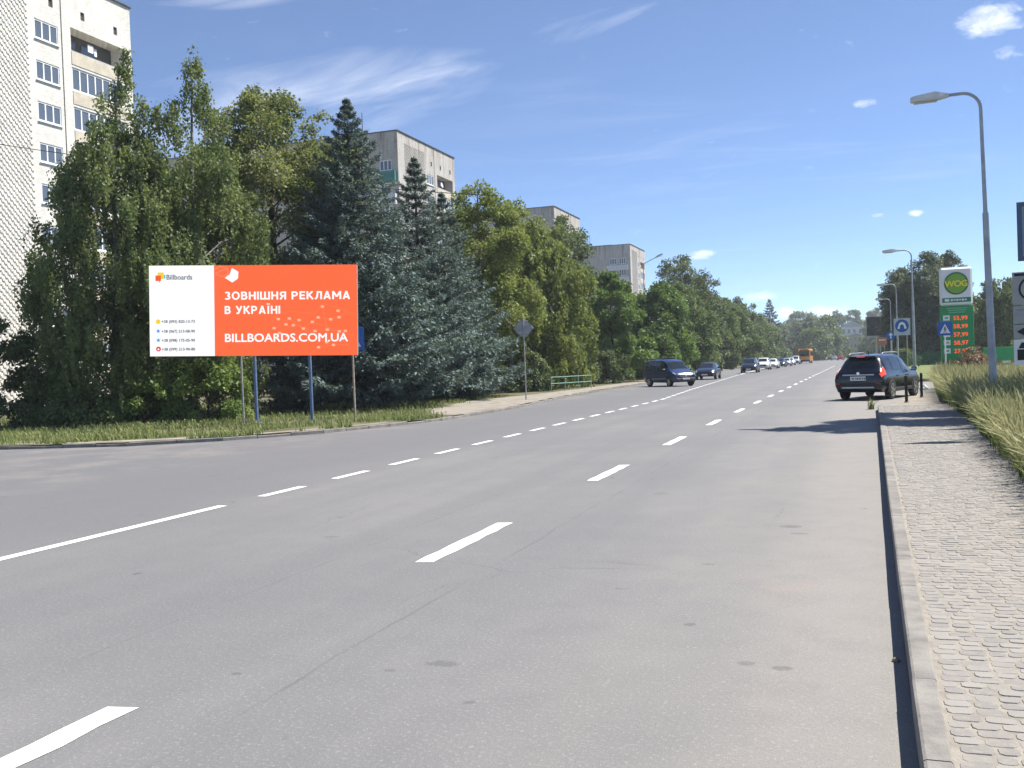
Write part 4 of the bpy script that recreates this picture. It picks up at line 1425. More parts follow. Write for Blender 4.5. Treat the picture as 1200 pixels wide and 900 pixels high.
ped_sign('blue crossing sign on a wooden post, peeping out behind the billboard', (-16.15, 29.85, VZ), R_(35), 3.15, 0.80, M_wood)
ped_sign('blue crossing sign in front of the fuel price totem', (4.35, 54.0, 0.0), R_(4), 3.15, 0.68, M_swhite)
s = thing('sign_post', 'bare grey post under the left part of the billboard', 'post', (-19.75, 28.6, VZ))
post(s, 2.9, 0.032)
MB().lathe([(.04, 2.86), (.04, 2.93), (.015, 2.95)], (0, 0, 0), 'z', 10).build('cap', M_metal, s)

# ---- billboard (glow added to its sheets so the shaded face reads bright)
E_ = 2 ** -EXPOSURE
def lit(name, c, k=0.98):  # print colour with added emission, no lamp behind it
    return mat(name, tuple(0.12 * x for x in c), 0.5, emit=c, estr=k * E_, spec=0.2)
M_bw = lit('glow_white', (1.0, 1.0, 1.0))
M_bo = lit('glow_orange', (1.0, 0.155, 0.050))
M_bp = lit('glow_pale_orange', (1.0, 0.48, 0.30))
M_bd = lit('glow_dark', (0.03, 0.04, 0.09))
M_by = lit('glow_yellow', (1.0, 0.62, 0.03))
M_bb = lit('glow_blue', (0.02, 0.32, 0.85))
M_br = lit('glow_red', (0.75, 0.0, 0.01))
BW, BH = 6.97, 3.04
bb = thing('billboard', 'orange and white advertising billboard on blue legs', 'billboard', (-18.99, 28.31, VZ))
for q, o_ in ((0.0, -0.10), (0, 0)):
    pass
yaw = R_(19.25)
face = bpy.data.objects.new('face', MB().box((0, 0.10, 0), (BW, 0.18, BH), ch=0.01).mesh('panel', M_sback))
face.name = 'panel'
col.objects.link(face)
face.parent = bb
face.location = (0, 0, 3.92 - VZ)
face.rotation_euler = (0, R_(1.8), yaw)
def art(b, name, m, lay):
    o = b.build(name, m, face)
    o.location = (0, -0.004 * lay, 0)
    return o
def X(px): return (px - 300.5) / 243.0 * BW
def Z(py): return (365.0 - py) / 106.0 * BH
def rect(b, x0, y0, x1, y1, t=0.004):
    return b.box(((X(x0) + X(x1)) / 2, 0, (Z(y0) + Z(y1)) / 2), (X(x1) - X(x0), t * .5, Z(y0) - Z(y1)))
def poly(b, pts):
    return b.prism([(X(p[0]), Z(p[1])) for p in pts], 'y', -0.001, 0.001)
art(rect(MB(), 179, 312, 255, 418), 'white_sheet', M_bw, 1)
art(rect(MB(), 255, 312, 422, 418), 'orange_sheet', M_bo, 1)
def put_text(s_, x, ybase, capheight_px, width_px, m, bold, lay=3):
    me = text_mesh('lettering', s_, 1.0, m, bold, 0.0015)
    co = np.empty(len(me.vertices) * 3)
    me.vertices.foreach_get('co', co)
    co = co.reshape(-1, 3)
    w, h = co[:, 0].max() - co[:, 0].min(), 0.727
    sx_, sz_ = (width_px / 243.0 * BW) / w, (capheight_px / 106.0 * BH) / h
    n = np.stack([(co[:, 0] - co[:, 0].min()) * sx_, -co[:, 2], co[:, 1] * sz_], 1)
    me.vertices.foreach_set('co', n.ravel())
    me.update()
    o = link_mesh('lettering', me, face, (X(x), -0.004 * lay, Z(ybase)))
    return o
def stroke(b, x0, y0_, x1, y1_, w):
    L = math.hypot(x1 - x0, y1_ - y0_)
    nx, ny = -(y1_ - y0_) / L * w / 2, (x1 - x0) / L * w / 2
    b.add([(x0 + nx, 0, y0_ + ny), (x1 + nx, 0, y1_ + ny), (x1 - nx, 0, y1_ - ny), (x0 - nx, 0, y0_ - ny)], [(0, 1, 2, 3)])


def glyph(ch):
    '''block capital as bars: unit cap height, returns (MB, width)'''
    b = MB()
    w = 0.19
    h = w / 2
    def arc(cx, cy, rx, ry, a0, a1, n=10):
        p = [(cx + rx * math.cos(R_(a0 + (a1 - a0) * k / n)), cy + ry * math.sin(R_(a0 + (a1 - a0) * k / n))) for k in range(n + 1)]
        q = [(cx + (rx - w) * math.cos(R_(a0 + (a1 - a0) * k / n)), cy + (ry - w) * math.sin(R_(a0 + (a1 - a0) * k / n))) for k in range(n + 1)]
        for k in range(n):
            b.add([(p[k][0], 0, p[k][1]), (p[k + 1][0], 0, p[k + 1][1]), (q[k + 1][0], 0, q[k + 1][1]), (q[k][0], 0, q[k][1])], [(0, 1, 2, 3)])
    def st(*a):
        stroke(b, *a, w)
    if ch in 'І': st(h, 0, h, 1); return b, w
    if ch == 'Ї':
        st(h + .06, 0, h + .06, 1); stroke(b, -.02, 1.22, .13, 1.22, .14); stroke(b, .18, 1.22, .33, 1.22, .14); return b, w + .12
    if ch == 'Н': st(h, 0, h, 1); st(.63, 0, .63, 1); st(h, .5, .63, .5); return b, .725
    if ch == 'Ш': st(h, 0, h, 1); st(.52, 0, .52, 1); st(.945, 0, .945, 1); st(0, h, 1.04, h); return b, 1.04
    if ch in 'РЯВR':
        sgn = ch == 'Я'
        st(h, 0, h, 1)
        if ch == 'В':
            st(h, 1 - h, .36, 1 - h); st(h, h, .38, h); st(h, .53, .38, .53)
            arc(.36, .725, .275, .275, -90, 90); arc(.38, .30, .30, .30, -90, 90); return b, .68
        st(h, 1 - h, .36, 1 - h); st(h, .45, .36, .45); arc(.36, .68, .31, .32, -90, 90)
        if ch == 'Я': st(.36, .42, .62, 0)
        if sgn:
            b.v = [(.70 - p[0], p[1], p[2]) for p in b.v]
        return b, .70
    if ch == 'Е': st(h, 0, h, 1); st(h, h, .60, h); st(h, .5, .56, .5); st(h, 1 - h, .60, 1 - h); return b, .61
    if ch == 'К': st(h, 0, h, 1); st(.17, .45, .62, 1); st(.26, .55, .67, 0); return b, .73
    if ch == 'Л': st(.66, 0, .66, 1); st(.22, 1 - h, .66, 1 - h); st(.30, 1, .25, .30); st(.25, .34, .12, .07); st(.0, h, .17, h); return b, .755
    if ch == 'А': st(.10, 0, .40, 1); st(.70, 0, .40, 1); st(.2, .28, .6, .28); return b, .80
    if ch == 'М': st(h, 0, h, 1); st(.85, 0, .85, 1); st(.12, .97, .475, .30); st(.475, .30, .83, .97); return b, .945
    if ch == 'О': arc(.42, .5, .42, .52, 0, 360, 24); return b, .84
    if ch == 'З':
        arc(.30, .735, .30, .275, -90, 150); arc(.30, .275, .33, .29, -150, 90); return b, .63
    if ch == 'У': st(.09, 1, .40, .36); st(.66, 1, .27, 0); st(.08, h, .30, h); return b, .75
    return b, .30


def put_caps(s_, x, ybase, cap, width_px):
    b = MB()
    pos = 0.0
    for ch in s_:
        g, w = glyph(ch)
        b.add([(p[0] + pos, p[1] - 0.0003 * (i_ // 4 % 7), p[2]) for i_, p in enumerate(g.v)], g.f)
        pos += w + 0.13
    pos -= 0.13
    sx_, sz_ = width_px / 243.0 * BW / pos, cap / 106.0 * BH
    b.v = [(p[0] * sx_, p[1], p[2] * sz_) for p in b.v]
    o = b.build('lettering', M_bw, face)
    o.location = (X(x), -0.013, Z(ybase))
    return o


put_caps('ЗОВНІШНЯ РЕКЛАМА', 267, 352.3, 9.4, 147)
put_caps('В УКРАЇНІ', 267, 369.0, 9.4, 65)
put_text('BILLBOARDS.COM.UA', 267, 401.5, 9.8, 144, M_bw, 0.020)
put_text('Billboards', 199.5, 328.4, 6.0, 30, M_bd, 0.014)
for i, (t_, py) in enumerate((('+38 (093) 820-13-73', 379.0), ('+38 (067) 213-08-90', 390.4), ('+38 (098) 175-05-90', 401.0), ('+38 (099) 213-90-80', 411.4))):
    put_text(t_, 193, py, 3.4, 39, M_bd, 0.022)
# logo: two overlapping easel boards
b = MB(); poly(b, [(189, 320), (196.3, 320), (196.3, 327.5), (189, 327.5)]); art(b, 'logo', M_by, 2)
b = MB(); poly(b, [(186.5, 323.5), (193, 323.5), (193, 330), (191.6, 330), (191.6, 331.8), (190.6, 331.8), (190.6, 330), (186.5, 330)]); art(b, 'logo', lit('glow_brick', (0.85, 0.12, 0.03)), 3)
b = MB(); poly(b, [(196.4, 322.5), (198.2, 323), (198.2, 327), (196.4, 327.4)]); art(b, 'logo', lit('glow_cyan', (0.03, 0.55, 0.75)), 2)
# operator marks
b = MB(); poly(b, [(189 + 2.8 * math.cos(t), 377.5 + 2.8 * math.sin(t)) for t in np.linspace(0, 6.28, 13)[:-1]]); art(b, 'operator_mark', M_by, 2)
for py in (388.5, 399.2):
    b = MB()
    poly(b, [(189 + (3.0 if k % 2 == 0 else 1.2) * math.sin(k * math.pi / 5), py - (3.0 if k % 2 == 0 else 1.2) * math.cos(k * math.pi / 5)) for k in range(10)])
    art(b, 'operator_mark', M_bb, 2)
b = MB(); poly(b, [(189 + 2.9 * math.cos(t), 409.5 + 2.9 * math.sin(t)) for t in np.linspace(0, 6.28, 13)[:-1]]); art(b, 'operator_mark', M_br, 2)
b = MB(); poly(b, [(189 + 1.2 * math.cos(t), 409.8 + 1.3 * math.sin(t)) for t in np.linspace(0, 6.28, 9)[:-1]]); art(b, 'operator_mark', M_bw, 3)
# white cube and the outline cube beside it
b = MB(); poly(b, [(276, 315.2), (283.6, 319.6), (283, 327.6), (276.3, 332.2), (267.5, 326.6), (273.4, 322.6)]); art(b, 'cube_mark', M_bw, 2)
def outline(b, pts, w):
    for (x0, y0_), (x1, y1_) in zip(pts[:-1], pts[1:]):
        L = math.hypot(x1 - x0, y1_ - y0_) or 1
        nx, ny = -(y1_ - y0_) / L * w, (x1 - x0) / L * w
        poly(b, [(x0 + nx, y0_ + ny), (x1 + nx, y1_ + ny), (x1 - nx, y1_ - ny), (x0 - nx, y0_ - ny)])
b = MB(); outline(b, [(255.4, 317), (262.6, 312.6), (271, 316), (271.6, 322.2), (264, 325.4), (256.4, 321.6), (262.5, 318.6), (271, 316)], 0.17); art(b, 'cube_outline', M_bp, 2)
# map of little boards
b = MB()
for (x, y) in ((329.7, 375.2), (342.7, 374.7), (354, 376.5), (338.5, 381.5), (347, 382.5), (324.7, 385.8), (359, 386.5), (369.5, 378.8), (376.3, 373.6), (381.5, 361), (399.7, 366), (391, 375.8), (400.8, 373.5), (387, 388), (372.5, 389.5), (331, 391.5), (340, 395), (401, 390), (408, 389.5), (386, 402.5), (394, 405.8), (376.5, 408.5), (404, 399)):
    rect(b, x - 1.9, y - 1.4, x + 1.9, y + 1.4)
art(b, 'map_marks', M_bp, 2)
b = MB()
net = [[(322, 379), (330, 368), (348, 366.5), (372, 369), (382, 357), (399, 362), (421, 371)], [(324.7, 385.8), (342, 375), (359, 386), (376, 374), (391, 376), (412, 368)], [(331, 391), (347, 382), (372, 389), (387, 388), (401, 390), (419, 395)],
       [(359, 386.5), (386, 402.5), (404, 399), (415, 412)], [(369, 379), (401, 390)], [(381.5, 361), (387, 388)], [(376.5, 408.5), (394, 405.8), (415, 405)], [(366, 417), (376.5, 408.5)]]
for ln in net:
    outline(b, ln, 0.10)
art(b, 'map_lines', lit('glow_orange_line', (1.0, 0.32, 0.16)), 2)
for dx_, m_ in ((-0.10, M_bluepost), (1.77, M_bluepost)):
    c_, s_ = math.cos(yaw), math.sin(yaw)
    ox, oy = dx_ * c_ - 0.27 * s_, dx_ * s_ + 0.27 * c_
    MB().tube([(ox, oy, -0.25), (ox, oy, 5.0)], 0.055, 10).build('leg', m_, bb, smooth=50)
    MB().box((ox, oy, 0.02), (0.26, 0.26, 0.04), yaw, ch=0.008).build('base_plate', m_, bb)

# ---- pale green pipe railing
rl = thing('railing', 'pale green pipe railing below the drooping tree', 'railing', (-17.9, 58.6, VZ), R_(71))
M_rail = mat('railing_green', (0.20, 0.34, 0.28), 0.6, var=.2)
for k in range(4):
    MB().tube([(1.5 * k, 0, -.1), (1.5 * k, 0, 0.85)], 0.028, 8).build('post', M_rail, rl, smooth=50)
for h in (0.45, 0.85):
    MB().tube([(-0.05, 0, h), (4.55, 0, h)], 0.026, 8).build('rail', M_rail, rl, smooth=50)

# ---- bollards at the driveway
for (x, y, lb_) in ((1.62, 35.6, 'nearer black bollard at the end of the pavement'), (2.32, 39.4, 'farther black bollard beside the long grass')):
    bo = thing('bollard', lb_, 'bollard', (x, y, 0), 0, 'black bollards')
    MB().lathe([(.050, -.1), (.050, .84), (.046, .89), (.028, .915)], (0, 0, 0), 'z', 14).build('post', M_black, bo, smooth=40)
    MB().lathe([(.075, .0), (.075, .025), (.056, .04)], (0, 0, 0), 'z', 14).build('base_ring', M_black, bo, smooth=40)

# ---- fuel price totem
M_tg = mat('totem_green', (0.015, 0.25, 0.08), 0.4)
M_tg2 = mat('totem_pale_green', (0.16, 0.42, 0.26), 0.45)
M_led = mat('price_led', (0.25, 0.02, 0.01), 0.5, emit=(1.0, 0.10, 0.03), estr=0.55)
t = thing('price_totem', 'green and white fuel price totem with red prices', 'price sign', (5.75, 63.2, 0.12), R_(3))
MB().box((0, 0, 2.1), (1.78, 0.36, 4.2), ch=0.03).build('green_panel', M_tg, t)
MB().box((0, 0, 5.33), (1.78, 0.362, 2.25), ch=0.12).build('white_panel', M_swhite, t)
lg = MB().lathe([(.66, -.215), (.66, -.183)], (0, 0, 5.50), 'y', 32).build('emblem', mat('emblem_green', (0.02, 0.12, 0.03), 0.35), t)
MB().lathe([(.58, -.222), (.58, -.216)], (0, 0, 5.50), 'y', 32).build('emblem_disc', mat('emblem_leaf', (0.17, 0.36, 0.04), 0.35), lg)
me = text_mesh('emblem_letters', 'WOG', 0.50, mat('emblem_yellow', (0.80, 0.66, 0.03), 0.4), 0.03, align='CENTER', spacing=0.9)
o = link_mesh('emblem_letters', me, lg, (0, -0.228, 5.32)); o.rotation_euler = (R_(90), 0, 0)
MB().box((0.0, -.186, 4.53), (1.56, 0.012, 0.27)).build('name_strip', mat('strip_green', (0.01, 0.20, 0.10), 0.4), t)
b = MB()
b.box((-.52, -.194, 4.53), (.24, .006, .14))
b.build('strip_mark', M_swhite, t)
b = MB()
for k in range(6):
    b.box((-.26 + .15 * k, -.194, 4.53 + .008 * (k % 2)), (.11, .006, .11 - .03 * (k % 2)))
b.build('strip_lettering', M_swhite, t)
for k in range(3):
    MB().box((0, -.184, 4.05 - .12 * k), (1.1 - .1 * k, 0.006, 0.05)).build('small_print', M_tg2, t)
for i, p_ in enumerate(('55,99', '58,99', '57,99', '58,97', '27,98')):
    zz = 3.50 - 0.485 * i
    MB().box((-.58, -.188, zz), (.36, .012, .30)).build('grade_plate', M_swhite, t)
    MB().box((-.58, -.1955, zz), (.20, .003, .12)).build('grade_mark', M_tg2, t)
    me = text_mesh('price', p_, 0.34, M_led, 0.010, spacing=1.05)
    o = link_mesh('price', me, t, (-0.22, -0.186, zz - 0.14)); o.rotation_euler = (R_(90), 0, 0)
MB().box((0, 0, 0.6), (1.70, 0.37, 1.0)).build('lower_panel', mat('photo_panel', (0.09, 0.15, 0.05), 0.4, var=.6, vscale=3), t)

# ---- green container with its label, striped barrier
cgn = thing('green_container', 'bright green steel container on the station lawn', 'container', (13.2, 103.0, 0.12), R_(-3))
M_cg = mat('container_green', (0.02, 0.36, 0.14), 0.5, var=.1)
MB().box((0, 0, 0.86), (3.1, 1.8, 1.62), ch=0.04).build('body', M_cg, cgn)
for k in range(9):
    MB().box((-1.35 + .34 * k, -.915, .86), (.06, .04, 1.4)).build('rib', M_cg, cgn)
MB().box((-.75, -.945, .85), (.55, .02, .45)).build('notice', M_tg2, cgn)
MB().box((0, 0, 1.70), (3.16, 1.86, .06), ch=0.02).build('lid', M_cg, cgn)
br = thing('barrier', 'low red and white barrier beam in the grass', 'barrier', (10.3, 85.0, 0.12), R_(4))
for k in range(6):
    MB().box((-1.5 + .6 * k, 0, .55), (.595, .09, .16)).build('band', M_sred if k % 2 else M_swhite, br)
for q in (-1.6, 1.4):
    MB().box((q, .1, .28), (.08, .08, .56)).build('foot', M_metal, br)

# ---- green mesh fence
fe = thing('mesh_fence', 'green wire fence at the end of the lawn', 'fence', (3.4, 112.0, 0.12))
M_fg = mat('fence_green', (0.03, 0.16, 0.09), 0.5)
for k in range(8):
    MB().box((1.5 * k, 0, .75), (.06, .06, 1.5)).build('post', M_fg, fe)
for k in range(7):
    b = MB()
    for q in range(15):
        b.box((1.5 * k + .08 + .096 * q, 0.0, .8), (.03, .012, 1.35))
    for h in (.2, .8, 1.4):
        b.box((1.5 * k + .75, 0.018, h), (1.42, .014, .05))
    o = b.build('fence_panel', M_fg, fe)

# ---- blue signs and hoarding up the road
s = thing('direction_sign', 'white square sign with blue disc, beside the second lamp', 'road sign', (3.15, 72.6, 0.1), R_(2))
for q in (-.3, .3):
    MB().tube([(q, .03, -.2), (q, .03, 3.9)], .035, 8).build('post', M_post, s, smooth=50)
p = MB().box((0, -.03, 3.35), (1.06, .03, 1.15), ch=.006).build('plate', mat('sign_pale', (.42, .47, .55), .5), s)
MB().lathe([(.44, -.062), (.44, -.048)], (0, 0, 3.42), 'y', 24).build('blue_disc', M_sblue, p)
b = MB()
for q in ([(-.30, -.18), (-.16, -.22), (-.10, .05), (0, .10), (.10, .05), (.16, -.22), (.30, -.18), (.18, .18), (.0, .28), (-.18, .18)],):
    b.prism(up(q, 3.42), 'y', -.068, -.0635)
b.build('white_arrows', M_swhite, p)
s = thing('round_sign', 'round blue sign on a pole left of the square one', 'road sign', (2.75, 82.6, 0.1), R_(2))
post(s, 3.35, .045, M_lamp)
p = MB().lathe([(.36, -.075), (.36, -.055)], (0, 0, 2.95), 'y', 24).build('blue_disc', M_sblue, s)
MB().prism(up([(-.05, -.24), (.05, -.24), (.05, .02), (.16, .02), (0, .25), (-.16, .02), (-.05, .02)], 2.95), 'y', -.082, -.0765).build('white_arrow', M_swhite, p)
s = thing('small_red_sign', 'small reddish sign on twin posts near the dark hoarding', 'road sign', (2.55, 100.0, 0.1))
for q in (-.2, .2):
    MB().tube([(q, .03, -.2), (q, .03, 3.1)], .03, 8).build('post', M_post, s, smooth=50)
MB().box((0, -.02, 2.75), (.9, .03, .7), ch=.006).build('plate', mat('sign_brick', (.42, .16, .10), .5), s)
MB().box((0, -.038, 2.85), (.6, .006, .10)).build('bar', M_swhite, s)
h = thing('hoarding', 'dark hoarding with a pale walkway, left of the poplars', 'billboard', (4.4, 150.0, 0))
MB().box((0, 0, 5.6), (5.2, .3, 2.7), ch=.03).build('panel', mat('hoarding_dark', (.05, .055, .07), .5, var=.6, vscale=1.5), h)
MB().box((0, -.25, 4.08), (5.4, .6, .28)).build('walkway', M_lamp, h)
for q in (-1.4, 1.4):
    MB().tube([(q, .15, -.3), (q, .15, 4.3)], .12, 10).build('leg', M_lamp, h, smooth=50)

# ---- notice boards at the right edge
s = thing('notice_post', 'grey notice boards stacked on a post at the right edge', 'road sign', (3.44, 22.3, KH), R_(-4))
post(s, 3.3, .035)
M_nb = mat('notice_grey', (.33, .34, .35), .5, var=.12, vscale=7)
p = MB().box((0, -.05, 2.76), (.72, .02, .66), ch=.005).build('parking_plate', M_nb, s)
b = MB()
b.lathe([(.25, -.0665), (.25, -.061)], (0, 0, 2.74), 'y', 28)
b.build('ring', M_ink, p)
MB().lathe([(.21, -.0685), (.21, -.067)], (0, 0, 2.74), 'y', 28).build('ring_field', M_nb, p)
b = MB().box((0, -.070, 2.74), (.055, .002, .30)); b.box((.05, -.0701, 2.70), (.10, .002, .05)); b.build('mark', M_ink, p)
MB().box((-.12, -.063, 3.035), (.40, .003, .055)).build('print_line', M_ink, p)
p = MB().box((0, -.05, 2.22), (.72, .02, .36), ch=.005).build('hours_plate', M_nb, s)
for i in range(3):
    MB().box((-.08 + .05 * i, -.063, 2.32 - .10 * i), (.46 - .08 * i, .003, .035)).build('print_line', M_sback, p)
p = MB().box((0, -.05, 1.88), (.72, .02, .28), ch=.005).build('arrow_plate', M_nb, s)
MB().prism(up([(-.30, 0), (-.14, .10), (-.14, .04), (.14, .04), (.14, .10), (.30, 0), (.14, -.10), (.14, -.04), (-.14, -.04), (-.14, -.10)], 1.88), 'y', -.066, -.0605).build('arrow', M_ink, p)
p = MB().box((0, -.05, 1.46), (.72, .02, .52), ch=.005).build('tow_plate', M_swhite, s)
b = MB()
for q in ([(-.30, -.16), (.30, -.16), (.30, -.06), (.10, -.06), (.04, .06), (-.30, .06)], [(-.28, .08), (-.22, .20), (-.02, .20), (.04, .08)], [(.06, .02), (.24, .20), (.27, .17), (.12, -.02)]):
    b.prism(up(q, 1.46), 'y', -.066, -.0605)
b.build('tow_truck_mark', M_ink, p)
s = thing('tall_sign', 'blue-backed tall sign cut off by the right edge', 'road sign', (3.10, 19.6, KH), R_(-4))
post(s, 4.25, .035)
p = MB().box((.10, -.05, 3.62), (.78, .025, 1.05), ch=.005).build('plate', mat('sign_slate', (.07, .11, .19), .5), s)
MB().box((.10, -.0645, 3.62), (.62, .002, .88)).build('plate_field', mat('sign_haze_blue', (.20, .25, .34), .5), p)

wr = np.random.default_rng(6)
wp = np.array([0.46, 31.75]) + wr.normal(0, 0.05, (46, 2))
w_ = grass('weed', 'small tuft of weeds at the far end of the right kerb', 'weed', wp, 0.34, 0.022, (0.0, 0.0), M_short, 3, 9, plume=0.2)
w_['kind'] = 'thing'

# white scrap and a stone by the kerb
b = MB()
rg = random.Random(2)
bmx = bmesh.new(); bmesh.ops.create_icosphere(bmx, subdivisions=2, radius=1)
vs_ = [(v.co.x * .20 * rg.uniform(.7, 1.2), v.co.y * .14 * rg.uniform(.7, 1.2), max(0, v.co.z * .16 * rg.uniform(.6, 1.2) + .08)) for v in bmx.verts]
fs_ = [tuple(v.index for v in f.verts) for f in bmx.faces]
bmx.free()
tag(MB().add(vs_, fs_).build('plastic_bag', M_white, None, (2.75, 45.5, 0.05)), 'white crumpled bag at the tip of the long grass', 'litter')
vs2 = [(p[0] * .11, p[1] * .13, p[2] * .12) for p in vs_]
for (x, y, lb_) in ((0.165, 5.75, 'small brown pebble against the right kerb'),):
    tag(MB().add([(p[0], p[1], p[2]) for p in vs2], fs_).build('pebble', mat('pebble_brown', (.26, .20, .14), .9, var=.3, vscale=40), None, (x, y, 0), smooth=60), lb_, 'pebble')


# ================================================================== VEHICLES  (local +Y is forward)
def paint(name, c, rough=0.32):
    return mat('paint_' + name, c, rough, 0.0, coat=0.55, spec=0.3)


M_lens_r = mat('tail_lens', (0.35, 0.012, 0.010), 0.2)
M_lens_glow = mat('red_lens_glow', (0.6, 0.02, 0.01), 0.25, emit=(1.0, 0.10, 0.03), estr=0.5)
M_lens_w = mat('head_lens', (0.42, 0.44, 0.46), 0.15, spec=0.6)
M_plate = mat('number_plate', (0.70, 0.71, 0.70), 0.5)
M_trim = mat('grey_trim', (0.03, 0.03, 0.032), 0.7)
M_silver = mat('silver_trim', (0.45, 0.46, 0.47), 0.35, 0.6)


class Loft:
    """car body lofted through cross-sections; st rows: y, zb, zs, zw, zt, wb, ws, ww, wt"""
    def __init__(self, st):
        self.st = np.array(st, dtype=float)

    def half(self, i):
        i = np.clip(i, 0, len(self.st) - 1)
        k = int(min(i, len(self.st) - 2))
        f = i - k
        f = f
        y, zb, zs, zw, zt, wb, ws, ww, wt = self.st[k] * (1 - f) + self.st[k + 1] * f
        g = max(zt - zw, 0.02)
        return np.array([(0, y, zb), (wb, y, zb), (ws * .985, y, zs), (ws, y, zs * .45 + zw * .55), (ww, y, zw), (ww * .45 + wt * .55 + .015, y, zw + g * .52), (wt, y, zt - min(.07, g * .3)), (wt * .80, y, zt - min(.012, g * .1)), (0, y, zt + .012)])

    def P(self, i, j):
        h = self.half(i)
        s = 1.0
        if j < 0:
            s, j = -1.0, -j
        k = int(min(j, 7))
        f = j - k
        p = h[k] * (1 - f) + h[k + 1] * f
        return np.array([p[0] * s, p[1], p[2]])

    def body(self, name, m, parent, sub=2):
        n = (len(self.st) - 1) * sub + 1
        vs_, fs_ = [], []
        for q in range(n):
            h = self.half(q / sub)
            ring = [tuple(p) for p in h] + [(-p[0], p[1], p[2]) for p in h[-2:0:-1]]
            vs_ += ring
        R = 16
        for q in range(n - 1):
            for k in range(R):
                fs_.append((q * R + k, q * R + (k + 1) % R, (q + 1) * R + (k + 1) % R, (q + 1) * R + k))
        fs_.append(tuple(range(R)))
        fs_.append(tuple(range((n - 1) * R, n * R))[::-1])
        return MB().add(vs_, fs_).build(name, m, parent, smooth=32)

    def panel(self, name, m, parent, i0, i1, j0, j1, off=0.008, n=4, k=4, sides=(1,), cross=False):
        """thin panel lying on the body surface between stations i0..i1 and ring positions j0..j1"""
        out = []
        for s in sides:
            b = MB()
            g = []
            js = np.linspace(-j1, -j0, k + 1).tolist() + np.linspace(j0, j1, k + 1).tolist() if False else np.linspace(j0, j1, k + 1)
            for a in np.linspace(i0, i1, n + 1):
                if cross:
                    # right over the top: from +j0 over the centre line to -j0
                    row = [self.P(a, j) for j in np.linspace(j0, 8, k + 1)] + [self.P(a, -j) for j in np.linspace(8, j0, k + 1)[1:]]
                else:
                    row = [self.P(a, j) * np.array([s, 1, 1]) for j in js]
                g.append(row)
            g = np.array(g)
            du = np.gradient(g, axis=0)
            dv = np.gradient(g, axis=1)
            nr = np.cross(du, dv)
            nr /= np.maximum(np.linalg.norm(nr, axis=2, keepdims=True), 1e-9)
            c = np.array([0, g[..., 1].mean() * .6, 0.75])
            if np.sum(nr * (g - c)) < 0:
                nr = -nr
            o = (g + nr * off).reshape(-1, 3)
            inn = (g - nr * 0.004).reshape(-1, 3)
            N, K = g.shape[0], g.shape[1]
            vs_ = [tuple(p) for p in o] + [tuple(p) for p in inn]
            fs_ = [(r * K + q, r * K + q + 1, (r + 1) * K + q + 1, (r + 1) * K + q) for r in range(N - 1) for q in range(K - 1)]
            M = N * K
            edge = [q for q in range(K)] + [r * K + K - 1 for r in range(1, N)] + [(N - 1) * K + q for q in range(K - 2, -1, -1)] + [r * K for r in range(N - 2, 0, -1)]
            for q in range(len(edge)):
                a, c2 = edge[q], edge[(q + 1) % len(edge)]
                fs_.append((a, c2, M + c2, M + a))
            out.append(b.add(vs_, fs_).build(name, m, parent, smooth=40))
        return out


def wheels(root, xw, ys_, r, w=0.21, spokes=5):
    for y in ys_:
        for s in (-1, 1):
            wh = bpy.data.objects.new('wheel', None)
            col.objects.link(wh)
            wh.parent = root
            wh.location = (s * xw, y, r)
            MB().lathe([(r * .62, -w / 2), (r * .93, -w / 2), (r, -w * .36), (r, w * .36), (r * .93, w / 2), (r * .62, w / 2)], (0, 0, 0), 'x', 24).build('tyre', M_tyre, wh, smooth=40)
            b = MB()
            b.lathe([(r * .66, s * (w / 2 - .04)), (r * .66, s * (w / 2 + .004)), (r * .60, s * (w / 2 + .006)), (r * .58, s * (w / 2 - .03)), (r * .56, s * (w / 2 - .035))], (0, 0, 0), 'x', 24)
            for k in range(spokes):
                t = 2 * math.pi * k / spokes
                d = (math.cos(t), math.sin(t))
                q = (-math.sin(t) * .045, math.cos(t) * .045)
                x_ = s * (w / 2 + .002)
                b.add([(x_, q[0], q[1]), (x_, d[0] * r * .62 + q[0] * .7, d[1] * r * .62 + q[1] * .7), (x_, d[0] * r * .62 - q[0] * .7, d[1] * r * .62 - q[1] * .7), (x_, -q[0], -q[1]),
                       (x_ - s * .03, q[0], q[1]), (x_ - s * .03, d[0] * r * .62 + q[0] * .7, d[1] * r * .62 + q[1] * .7), (x_ - s * .03, d[0] * r * .62 - q[0] * .7, d[1] * r * .62 - q[1] * .7), (x_ - s * .03, -q[0], -q[1])],
                      [(0, 1, 2, 3), (4, 7, 6, 5), (0, 4, 5, 1), (1, 5, 6, 2), (2, 6, 7, 3), (3, 7, 4, 0)])
            b.build('rim', M_rim, wh)
            MB().lathe([(.05, s * (w / 2 - .03)), (.05, s * (w / 2 + .012))], (0, 0, 0), 'x', 12).build('hub', M_silver, wh)


def arches(root, lo, ys_, r, z, x_off, m):
    """dark wheel housings: a ring-shaped lip round a flat dark disc painted for the shaded well"""
    for y in ys_:
        for s in (-1, 1):
            b = MB()
            n = 14
            vs_, fs_ = [], []
            for k in range(n + 1):
                t = math.pi * (-0.06 + 1.12 * k / n)
                for rr, xx in ((r * 1.02, x_off + .006), (r * 1.19, x_off + .002)):
                    vs_.append((s * xx, y + rr * math.cos(t), z + rr * math.sin(t)))
            for k in range(n):
                fs_.append((2 * k, 2 * k + 1, 2 * k + 3, 2 * k + 2))
            o = len(vs_)
            vs_.append((s * (x_off + .003), y, z))
            fs_ += [(o, 2 * k, 2 * k + 2) for k in range(n)]  # dark disc stands in for the shade inside the well
            b.add(vs_, fs_).build('wheel_arch', m, root)


